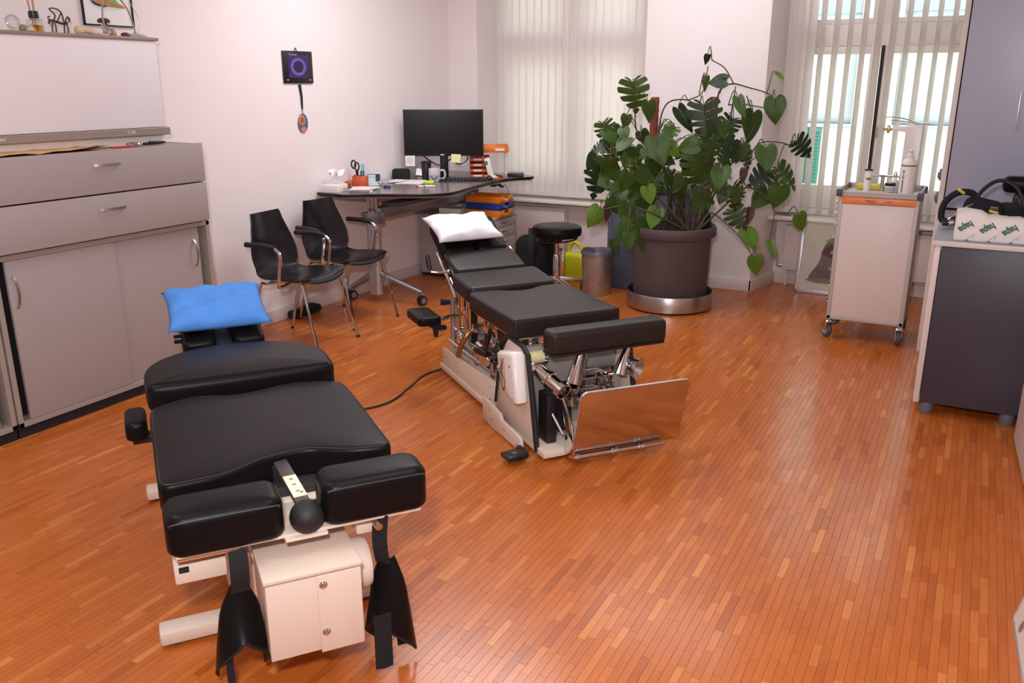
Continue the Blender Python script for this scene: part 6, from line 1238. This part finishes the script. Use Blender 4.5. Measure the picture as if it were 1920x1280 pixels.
# the two leg cuffs on straps
def cuff(x0, y0, zs, zc, zb, r0, r1, tilt_, lab, tw, inner):
    m = Matrix.Translation((x0, y0, 0)) @ Matrix.Rotation(R(tw), 4, 'Z')
    g = G(); rows = []
    for k in range(7):
        s = k / 6; z = zs + (zc - zs) * s
        rows.append([(0.024 * q * (1 + 0.0 * s) + tilt_ * s * 0.3, -0.004 - 0.012 * math.sin(math.pi * s), z) for q in (-1, -0.5, 0, 0.5, 1)])
    g.sheet(rows, 0.004, m); g.build('strap', 'webbing', tl_, 60)
    g = G(); rows = []
    for k in range(9):
        s = k / 8; rr = r0 + (r1 - r0) * s ** 0.8; row = []
        for j in range(17):
            a = R(-115 + 230 * j / 16); edge = abs(j - 8) / 8
            z = zc + 0.01 + (zb - zc) * s * (1 - 0.0) - (0.085 * edge ** 1.2 - 0.055 * (1 - edge)) * s ** 2
            row.append((rr * math.sin(a) * (1.0 if s > 0.3 else 0.55 + 1.5 * s) + tilt_ * (0.3 + 0.9 * s), 0.02 - rr * math.cos(a) * (0.35 + 0.65 * s), z))
        rows.append(row)
    g.sheet(rows, 0.007, m); c = g.build('cuff', 'leather', tl_, 60)
    g = G(); g.tube([m @ V(p) for p in rows[-1]], 0.0042, 6, 2); g.build('binding', 'webbing', c)
    return c
cuff(-0.165, -0.222, 0.484, 0.36, 0.165, 0.034, 0.070, -0.010, '', 4, True)
c2 = cuff(0.232, -0.190, 0.484, 0.33, 0.10, 0.036, 0.072, 0.0, '', -48, False)
g = G(); g.sheet([[(-0.215 + q, -0.245, z) for q in (-0.01, 0, 0.01)] for z in (0.20, 0.13, 0.05)], 0.003); g.build('loose_strap', 'webbing', tl_)
g = G(); g.sheet([[(0.175 + 0.05 * s, -0.262 - 0.006 * math.sin(3 * s), z) for s in (0, 0.5, 1)] for z in (0.21, 0.15, 0.10, 0.035)], 0.006); g.build('velcro_flap', 'black_fabric', tl_)
g = G(); g.sheet([[(0.262 + 0.035 * s, -0.19, z) for s in (0, 1)] for z in (0.19, 0.12, 0.04)], 0.006); g.build('velcro_flap', 'black_fabric', tl_)

def pillow(name, w, d, th, mat, seed, ear=0.02):
    r_ = random.Random(seed); n, k = 29, 21; g = G(); top = []; bot = []
    ph = [r_.uniform(0, 6.3) for _ in range(8)]
    for j in range(k):
        for i in range(n):
            u = -1 + 2 * i / (n - 1); v = -1 + 2 * j / (k - 1)
            e = ear * (abs(u) * abs(v)) ** 4 / max(w, d) * 1.0
            x = u * w / 2 * (1 - 0.03 * (1 - v * v) * abs(u) ** 2 + e); y = v * d / 2 * (1 - 0.03 * (1 - u * u) * abs(v) ** 2 + e)
            h = th / 2 * ((1 - abs(u) ** 4.0) * (1 - abs(v) ** 4.0)) ** 0.5
            q = 0.055 * th * (math.sin(5 * u + 3 * v + ph[0]) + math.sin(-4 * u + 7 * v + ph[1]) + 0.7 * math.sin(11 * u + 2 * v + ph[2]) + 0.6 * math.sin(3 * u - 13 * v + ph[3])) * (h / (th / 2)) ** 0.5
            top.append((x, y, h + q)); bot.append((x, y, -h * 0.75))
    N = n * k; fs = []
    for j in range(k - 1):
        for i in range(n - 1):
            a = (j * n + i, j * n + i + 1, (j + 1) * n + i + 1, (j + 1) * n + i); fs.append(a); fs.append(tuple(N + z for z in reversed(a)))
    g.add(top + bot, fs); o = g.build(name, mat, None, 80); weld(o, 0.0002)
    return o
def on_table(o, root, loc, rx, rz=0, ry=0):
    mw = Matrix.Translation(root.location) @ Matrix.Rotation(root.rotation_euler.z, 4, 'Z') @ Matrix.Translation(loc) @ Matrix.Rotation(R(rz), 4, 'Z') @ Matrix.Rotation(R(rx), 4, 'X') @ Matrix.Rotation(R(ry), 4, 'Y')
    o.matrix_world = mw
pb = pillow('pillow', 0.40, 0.33, 0.10, 'blue_cloth', 3); on_table(pb, tl_, (-0.018, 1.46, 0.722), 16); tag(pb, 'blue cloth pillow on the head end of the foreground table', 'pillow')

# ------------------------------------------------------------------ second table with the chrome mechanism
tb = thing('treatment_table', 'black padded chrome treatment table with mirror foot board and white pillow', 'treatment table', (-1.613, 3.58, 0), 52.0)
def poly_yz(pts, x0, x1, r=0.004): # prism in the y-z plane
    g = G(); g.prism(pts, x0, x1, r, 2, m=Matrix(((0, 0, 1, 0), (1, 0, 0, 0), (0, 1, 0, 0), (0, 0, 0, 1)))); return g
mp = corners([(-0.283, 0.05), (-0.278, 0.006), (-0.25, -0.004), (0.0, -0.002), (0.25, -0.004), (0.28, 0.008), (0.285, 0.05), (0.286, 0.3), (0.284, 0.54), (0.275, 0.585), (0.24, 0.60), (0.15, 0.60), (0.09, 0.575), (0.04, 0.548), (-0.04, 0.548), (-0.09, 0.575), (-0.15, 0.60), (-0.24, 0.605), (-0.275, 0.59), (-0.284, 0.54), (-0.286, 0.3)])
g = G(); g.prism(mp, 0.505, 0.598, 0.016, 4, dome=0.006, rb=0.010); p = g.build('main_pad', 'leather_sheen', tb, 60); seam(mp, 0.008, 0.592, p)
m2 = T3(0, 0.775, 0.59, 6)
cushion(-0.262, -0.150, 0.255, 0.140, -0.055, 0.035, 0.022, m2, 'waist_pad', tb, 0.035, 0.006, 'leather_sheen')
m3 = T3(-0.01, 1.045, 0.650, 17); cushion(-0.215, -0.12, 0.215, 0.115, -0.045, 0.03, 0.014, m3, 'chest_pad', tb, 0.03, 0.004, 'leather_sheen')
m4 = T3(-0.01, 1.255, 0.742, 30)
for x0, x1 in ((-0.20, -0.008), (0.008, 0.20)): cushion(x0, -0.115, x1, 0.20, -0.06, 0.03, 0.02, m4, 'head_pad', tb, 0.03, 0.004)
fp = cushion(-0.205, -0.240, 0.405, -0.125, 0.482, 0.586, 0.024, None, 'foot_pad', tb, 0.03, 0.004, 'leather_sheen')
g = G(); g.tube([(-0.19, -0.2385, 0.566), (0.10, -0.2385, 0.566), (0.39, -0.2385, 0.566)], 0.002, 6); g.build('seam', 'leather_seam', fp)
g = G(); g.prism(rrect(-0.20, -0.235, 0.40, -0.12, 0.02), 0.470, 0.482, 0.002); g.build('pad_base', 'black_plastic', tb)
g = G(); g.span((-0.26, 0.03, 0.487), (0.26, 0.57, 0.505), 0.003); g.build('pad_plate', 'chrome', tb)
g = G(); g.span((-0.24, -0.14, -0.068), (0.24, 0.13, -0.055), 0.003); g.v = [tuple(m2 @ V(q)) for q in g.v]; g.build('pad_plate', 'chrome', tb)
g = G(); g.span((-0.20, -0.11, -0.058), (0.20, 0.11, -0.045), 0.003); g.v = [tuple(m3 @ V(q)) for q in g.v]; g.build('pad_plate', 'chrome', tb)
g = G(); g.span((-0.18, -0.11, -0.075), (0.18, 0.19, -0.06), 0.003); g.v = [tuple(m4 @ V(q)) for q in g.v]; g.build('pad_plate', 'chrome', tb)
for sx in (-1, 1):
    g = G(); g.tube([(sx * 0.235 - 0.01, 0.88, 0.50), (sx * 0.235 - 0.01, 0.99, 0.575), (sx * 0.235 - 0.01, 1.09, 0.632), (sx * 0.23 - 0.01, 1.20, 0.695)], 0.010, 10, 4); g.build('side_rail', 'chrome', tb)
    g = G(); g.box((sx * 0.232 - 0.01, 0.945, 0.545), (0.014, 0.12, 0.05), 0.003, (R(34), 0, 0)); g.build('rail_plate', 'chrome', tb)
# crank on the head end
g = G(); g.tube([(-0.235, 1.0, 0.625), (-0.30, 1.0, 0.625), (-0.345, 1.01, 0.63)], 0.006, 8, 3); g.ball((-0.245, 1.0, 0.625), 0.012, 12); ck = g.build('crank_arm', 'chrome', tb)
g = G(); g.tube([(-0.345, 1.02, 0.638), (-0.35, 1.03, 0.66), (-0.352, 1.04, 0.70), (-0.353, 1.045, 0.722)], [0.009, 0.013, 0.014, 0.008], 12, 0); g.build('crank_grip', 'black_plastic', ck)
# base
g = G(); g.span((-0.27, -0.30, 0.02), (0.27, 1.12, 0.05), 0.004); g.build('base_plate', 'cream_metal', tb)
g = G(); g.span((-0.215, 0.05, 0.05), (0.215, 1.10, 0.17), 0.02, 4); g.build('base_body', M('cream_shade', '#d7c9bd', 0.45, var=0.02), tb)
for s in (-1, 1):
    g = poly_yz([(1.10, 0.032), (1.10, 0.150), (0.95, 0.158), (0.94, 0.152), (0.30, 0.190), (0.27, 0.10), (0.30, 0.040), (0.90, 0.040), (0.95, 0.032)], s * 0.25 - 0.008, s * 0.25 + 0.008); rp = g.build('side_panel', 'cream_metal', tb)
    for y, z in ((1.07, 0.10), (0.88, 0.12), (0.85, 0.07), (0.36, 0.15), (0.36, 0.08)): g = G(); g.lathe([(0.006, 0), (0.006, 0.002), (0.001, 0.004)], (s * 0.258, y, z), 10, Matrix.Rotation(R(90 * s), 3, 'Y')); g.build('screw', 'steel', rp)
    g = poly_yz([(0.30, 0.012), (0.30, 0.128), (0.25, 0.128), (0.075, 0.112), (0.06, 0.088), (0.03, 0.084), (-0.13, 0.080), (-0.165, 0.07), (-0.18, 0.012), (0.2, 0.0)], s * 0.318 - 0.008, s * 0.318 + 0.008); fpn = g.build('side_panel', 'cream_metal', tb)
    for y, z in ((0.20, 0.09), (0.17, 0.05), (0.02, 0.05), (-0.12, 0.03)): g = G(); g.lathe([(0.006, 0), (0.006, 0.002), (0.001, 0.004)], (s * 0.326, y, z), 10, Matrix.Rotation(R(90 * s), 3, 'Y')); g.build('screw', 'steel', fpn)
    g = poly_yz([(0.26, 0.05), (0.16, 0.40), (0.09, 0.485), (-0.07, 0.478), (-0.115, 0.455), (-0.215, 0.05)], s * 0.268 - 0.006, s * 0.268 + 0.006); tp = g.build('tower_side', 'cream_metal', tb)
    g = G(); g.tube([(s * 0.268, 0.20, 0.42), (s * 0.268, 0.10, 0.495), (s * 0.268, -0.065, 0.488), (s * 0.268, -0.12, 0.462), (s * 0.268, -0.17, 0.26), (s * 0.268, -0.225, 0.03)], 0.013, 8, 0); g.build('edge_trim', 'black_rubber', tp)
    g = G(); g.tube([(s * 0.285, 0.225, 0.12), (s * 0.285, 0.19, 0.28)], 0.007, 6); g.build('edge_trim', 'black_rubber', tp)
# control box with the scribbled logo
g = poly_yz([(0.075, 0.425), (0.055, 0.442), (-0.095, 0.475), (-0.118, 0.462), (-0.150, 0.245), (-0.135, 0.235), (-0.03, 0.258), (-0.015, 0.272)], -0.345, -0.275, 0.018); cb = g.build('control_box', 'white_plastic', tb, 50)
g = poly_yz([(0.052, 0.412), (-0.03, 0.43), (-0.055, 0.29), (0.005, 0.285)], -0.3465, -0.344, 0.0); g.build('logo_panel', M('panel_beige', '#d9bfae', 0.5), cb)
g = G(); g.tube([(-0.3475, y, z) for y, z in ((-0.005, 0.42), (-0.008, 0.40), (0.004, 0.385), (0.014, 0.36), (0.002, 0.352), (-0.008, 0.345), (-0.028, 0.33), (-0.036, 0.30), (-0.026, 0.27), (-0.010, 0.285), (-0.002, 0.32), (0.006, 0.352), (-0.006, 0.375), (0.0, 0.40))], 0.0019, 5, 4); g.build('logo', 'ink', cb)
g = G(); g.tube([(-0.3475, y, z) for y, z in ((0.028, 0.368), (0.018, 0.362), (0.010, 0.352), (0.016, 0.348))], 0.0014, 5, 3); g.build('logo', 'ink', cb)
for y, z in ((0.022, 0.325), (0.020, 0.318), (0.018, 0.311), (0.016, 0.303)): g = G(); g.box((-0.347, y, z), (0.001, 0.005, 0.005), 0); g.build('logo', 'ink', cb)
g = G(); g.lathe([(0.007, 0), (0.007, 0.002), (0.001, 0.004)], (-0.345, -0.085, 0.405), 12, Matrix.Rotation(R(-90), 3, 'Y')); g.lathe([(0.004, 0), (0.001, 0.002)], (-0.345, -0.125, 0.262), 10, Matrix.Rotation(R(-90), 3, 'Y')); g.build('screw', 'steel', cb)
# pedal
g = G(); g.box((-0.385, -0.235, 0.038), (0.10, 0.105, 0.022), 0.005, (R(-8), R(-6), 0)); g.box((-0.338, -0.21, 0.032), (0.03, 0.08, 0.045), 0.01); pdl = g.build('pedal', 'black_plastic', tb)
g = G(); g.box((-0.39, -0.24, 0.050), (0.02, 0.03, 0.001), 0, (R(-8), R(-6), 0)); g.build('pedal_mark', 'print_grey', pdl)
# chrome mechanism
def chrome(name, pts, r, n=14, k=0, mat='chrome'): g = G(); g.tube(pts, r, n, k); return g.build(name, mat, tb)
chrome('lift_rail', [(-0.185, 1.08, 0.225), (-0.185, 0.36, 0.225)], 0.026, 20); chrome('lift_rail', [(0.185, 1.08, 0.225), (0.185, 0.36, 0.225)], 0.026, 20)
chrome('rail_rod', [(-0.225, 1.08, 0.20), (-0.225, 0.30, 0.205)], 0.011)
for y in (0.42, 0.66, 1.02):
    g = G(); g.span((-0.225, y - 0.02, 0.17), (0.225, y + 0.02, 0.255), 0.006); g.build('cross_block', 'chrome', tb)
for (x, y, z0, z1, r, mt) in ((-0.215, 0.93, 0.22, 0.50, 0.013, 'chrome'), (-0.20, 0.84, 0.24, 0.53, 0.016, 'chrome'), (-0.235, 0.97, 0.25, 0.48, 0.016, 'aluminium'), (-0.14, 0.88, 0.2, 0.54, 0.020, 'black_plastic'), (0.18, 0.88, 0.2, 0.54, 0.016, 'chrome'), (-0.10, 0.60, 0.17, 0.49, 0.030, 'chrome'), (0.12, 0.60, 0.17, 0.49, 0.030, 'chrome'), (-0.12, 0.25, 0.17, 0.49, 0.030, 'chrome'), (0.12, 0.25, 0.17, 0.49, 0.030, 'chrome')):
    chrome('lift_rod', [(x, y, z0), (x, y, z1)], r, 14, 0, mt)
for q in ((-0.225, 0.95, 0.30), (-0.215, 0.90, 0.285), (-0.23, 0.86, 0.275), (-0.19, 0.93, 0.31)): g = G(); g.ball(q, 0.02, 12, (1, 1.2, 0.8)); g.build('joint', 'chrome', tb)
chrome('cross_tube', [(-0.22, 0.70, 0.38), (0.22, 0.70, 0.38)], 0.013); chrome('cross_tube', [(-0.22, 0.52, 0.40), (0.22, 0.52, 0.36)], 0.016)
chrome('lever_arm', [(-0.20, 0.70, 0.365), (-0.245, 0.695, 0.345), (-0.275, 0.70, 0.30), (-0.285, 0.74, 0.235), (-0.285, 0.755, 0.20)], 0.015, 12, 5, 'copper_rod_and_reflection')  # copper colour stands in for a warm reflection on the chrome lever
g = G(); g.lathe([(0.03, 0), (0.034, 0.012), (0.02, 0.02)], (-0.20, 0.68, 0.355), 16); g.build('lever_hub', 'chrome', tb)
g = G(); g.box((-0.20, 0.53, 0.275), (0.11, 0.17, 0.10), 0.03, (R(8), 0, 0), 4); g.build('cowl', 'chrome', tb)
g = G(); g.tube([(-0.255, 0.58, 0.285), (-0.25, 0.50, 0.30), (-0.24, 0.44, 0.295)], [0.012, 0.026, 0.016], 12, 0); g.build('grip_knob', 'black_plastic', tb)
g = G(); g.tube([(-0.25, 0.40, 0.42), (-0.26, 0.40, 0.37), (-0.262, 0.40, 0.335)], [0.020, 0.014, 0.010], 10, 0); g.build('grip_knob', 'black_plastic', tb)
g = G(); g.tube([(-0.215, 0.97, 0.45), (-0.30, 0.99, 0.455)], [0.008, 0.020], 10); g.build('grip_knob', 'black_plastic', tb)
for y, z in ((0.46, 0.44), (0.34, 0.45)): g = G(); g.span((-0.24, y - 0.03, z - 0.04), (0.24, y + 0.03, z + 0.04), 0.006); g.build('slide_block', 'chrome', tb)
ap = cushion(-0.52, 0.70, -0.39, 0.95, 0.405, 0.452, 0.016, T3(0, 0, 0), 'arm_pad', tb, 0.03)
g = G(); g.tube([(-0.42, 0.84, 0.40), (-0.33, 0.84, 0.405), (-0.22, 0.86, 0.41)], 0.011, 10, 4); g.build('arm_support', 'chrome', tb)
g = G(); g.tube([(-0.43, 0.80, 0.40), (-0.40, 0.79, 0.37), (-0.405, 0.775, 0.32)], [0.024, 0.020, 0.011], 10, 0); g.tube([(-0.40, 0.79, 0.37), (-0.34, 0.80, 0.36)], [0.02, 0.014], 10); g.build('arm_lever', 'black_plastic', tb)
# foot end
g = G(); g.span((-0.25, -0.02, 0.05), (0.25, 0.03, 0.46), 0.004); g.build('front_bulkhead', M('bulkhead', '#a39c97', 0.4, 0.2), tb)
g = G(); g.lathe([(0.032, 0.0), (0.032, 0.06), (0.040, 0.062), (0.040, 0.075), (0.032, 0.077), (0.032, 0.14), (0.042, 0.142), (0.042, 0.17), (0.032, 0.172), (0.030, 0.13), (0.001, 0.128)], (-0.215, -0.135, 0.385), 28, rotto((0.055, -0.17, -0.07))); g.build('damper_tube', 'chrome', tb)
chrome('damper_eye', [(-0.265, -0.115, 0.39), (-0.235, -0.115, 0.395)], 0.026, 16)
for x0, z0, x1, z1 in ((-0.02, 0.475, -0.075, 0.32), (0.235, 0.475, 0.175, 0.33)):
    g = G(); g.tube([(x0, -0.17, z0), (x0 + (x1 - x0) * 0.35, -0.175, z0 + (z1 - z0) * 0.35), (x1, -0.19, z1)], [0.016, 0.020, 0.036], 18, 0); g.build('foot_strut', 'chrome', tb)
    g = G(); g.cyl((x0, -0.165, z0 - 0.035), (x0, -0.165, z0 + 0.0), 0.020, n=16); g.build('strut_cap', 'black_plastic', tb)
g = G(); g.lathe([(0.022, 0), (0.03, 0.02), (0.045, 0.08), (0.06, 0.11), (0.056, 0.112), (0.038, 0.06), (0.001, 0.05)], (-0.055, -0.13, 0.31), 28, rotto((-0.3, -0.9, -0.45))); g.build('horn', 'chrome', tb)
g = G(); g.lathe([(0.022, 0), (0.03, 0.02), (0.045, 0.08), (0.055, 0.10), (0.05, 0.102), (0.001, 0.05)], (0.22, -0.12, 0.36), 28, rotto((0.5, -0.8, -0.1))); g.build('horn', 'chrome', tb)
g = G(); g.cyl((-0.25, -0.06, 0.425), (-0.17, -0.06, 0.425), 0.030, n=20); sp = g.build('roller', M('ivory', '#e6dfa8', 0.4), tb)
g = G(); g.cyl((-0.275, -0.06, 0.425), (-0.25, -0.06, 0.425), 0.024, n=20); g.cyl((-0.17, -0.06, 0.425), (-0.155, -0.06, 0.425), 0.040, n=20); g.build('roller_end', 'chrome', sp)
g = G(); g.ball((-0.16, -0.07, 0.475), 0.014, 12); g.build('joint', 'chrome', tb)
g = G(); g.box((-0.19, -0.17, 0.17), (0.055, 0.10, 0.24), 0.012); g.box((-0.10, -0.13, 0.18), (0.08, 0.08, 0.20), 0.012); g.build('motor', 'black_plastic', tb)
chrome('push_rod', [(-0.19, -0.20, 0.21), (-0.17, -0.29, 0.12)], 0.007, 10); chrome('push_rod', [(0.02, -0.15, 0.46), (0.0, -0.12, 0.28)], 0.009, 10)
for z in (0.30, 0.25): chrome('brace', [(0.0, -0.10, z), (0.20, -0.10, z)], 0.008, 10)
for k in range(3): chrome('brace', [(0.10 + 0.02 * k, -0.10 - 0.02 * k, 0.32), (0.14 + 0.02 * k, -0.12 - 0.02 * k, 0.20)], 0.006, 8)
g = G(); g.span((0.05, -0.09, 0.20), (0.24, -0.05, 0.34), 0.004); g.build('chrome_box', 'chrome', tb)
# mirror foot board with its hinge
fm = Matrix.Translation((0.118, -0.405, 0.205)) @ Matrix.Rotation(R(-3), 4, 'Z') @ Matrix.Rotation(R(14), 4, 'X')
g = G(); g.prism(rrect(-0.272, -0.165, 0.272, 0.165, 0.03, 6), -0.006, 0.006, 0.002, 2, m=fm @ Matrix(((1, 0, 0, 0), (0, 0, -1, 0), (0, 1, 0, 0), (0, 0, 0, 1)))); fb = g.build('foot_board', M('mirror_steel', '#cfc8c2', 0.13, 1.0, var=0.03, nscale=4), tb)
g = G(); g.prism(rrect(-0.273, -0.166, 0.273, 0.166, 0.03, 6), -0.0045, 0.0045, 0.001, 1, m=fm @ Matrix.Translation((0, 0.002, 0)) @ Matrix(((1, 0, 0, 0), (0, 0, -1, 0), (0, 1, 0, 0), (0, 0, 0, 1)))); g.build('board_rim', 'silver_frame', fb)
chrome('hinge_bar', [(-0.16, -0.375, 0.038), (0.30, -0.395, 0.038)], 0.010, 12, 0, 'steel')
for x in (-0.15, -0.145, 0.03, 0.05, 0.17, 0.19): g = G(); y = -0.375 - 0.02 * (x + 0.16) / 0.46; g.cyl((x, y, 0.038), (x + 0.012, y, 0.038), 0.016, n=14); g.build('hinge_ring', 'steel', tb)
g = poly_yz([(-0.30, 0.02), (-0.38, 0.03), (-0.39, 0.06), (-0.36, 0.19), (-0.21, 0.35), (-0.20, 0.34), (-0.30, 0.16)], -0.165, -0.157, 0.001); g.build('board_arm', 'chrome', tb)
for x in (-0.2, 0.2):
    for y in (-0.2, 1.0): g = G(); g.cyl((x, y, 0), (x, y, 0.022), 0.022, n=14); g.build('foot', 'black_rubber', tb)
pw = pillow('pillow', 0.40, 0.27, 0.085, 'white_cloth', 8, 0.03); on_table(pw, tb, (-0.06, 1.25, 0.828), 22, 5); tag(pw, 'white cloth pillow on the head end of the chrome table', 'pillow')
# cable between the tables
g = G(); g.tube([(-2.60, 2.72, 0.012), (-2.80, 2.95, 0.006), (-2.79, 3.20, 0.006), (-2.66, 3.34, 0.0055), (-2.61, 3.50, 0.0055), (-2.655, 3.75, 0.0055), (-2.69, 3.95, 0.0055), (-2.64, 4.13, 0.0055), (-2.615, 4.16, 0.01)], 0.0055, 8, 8)
tag(g.build('power_cable', 'black_rubber'), 'black power cable on the floor between the two treatment tables', 'cable')
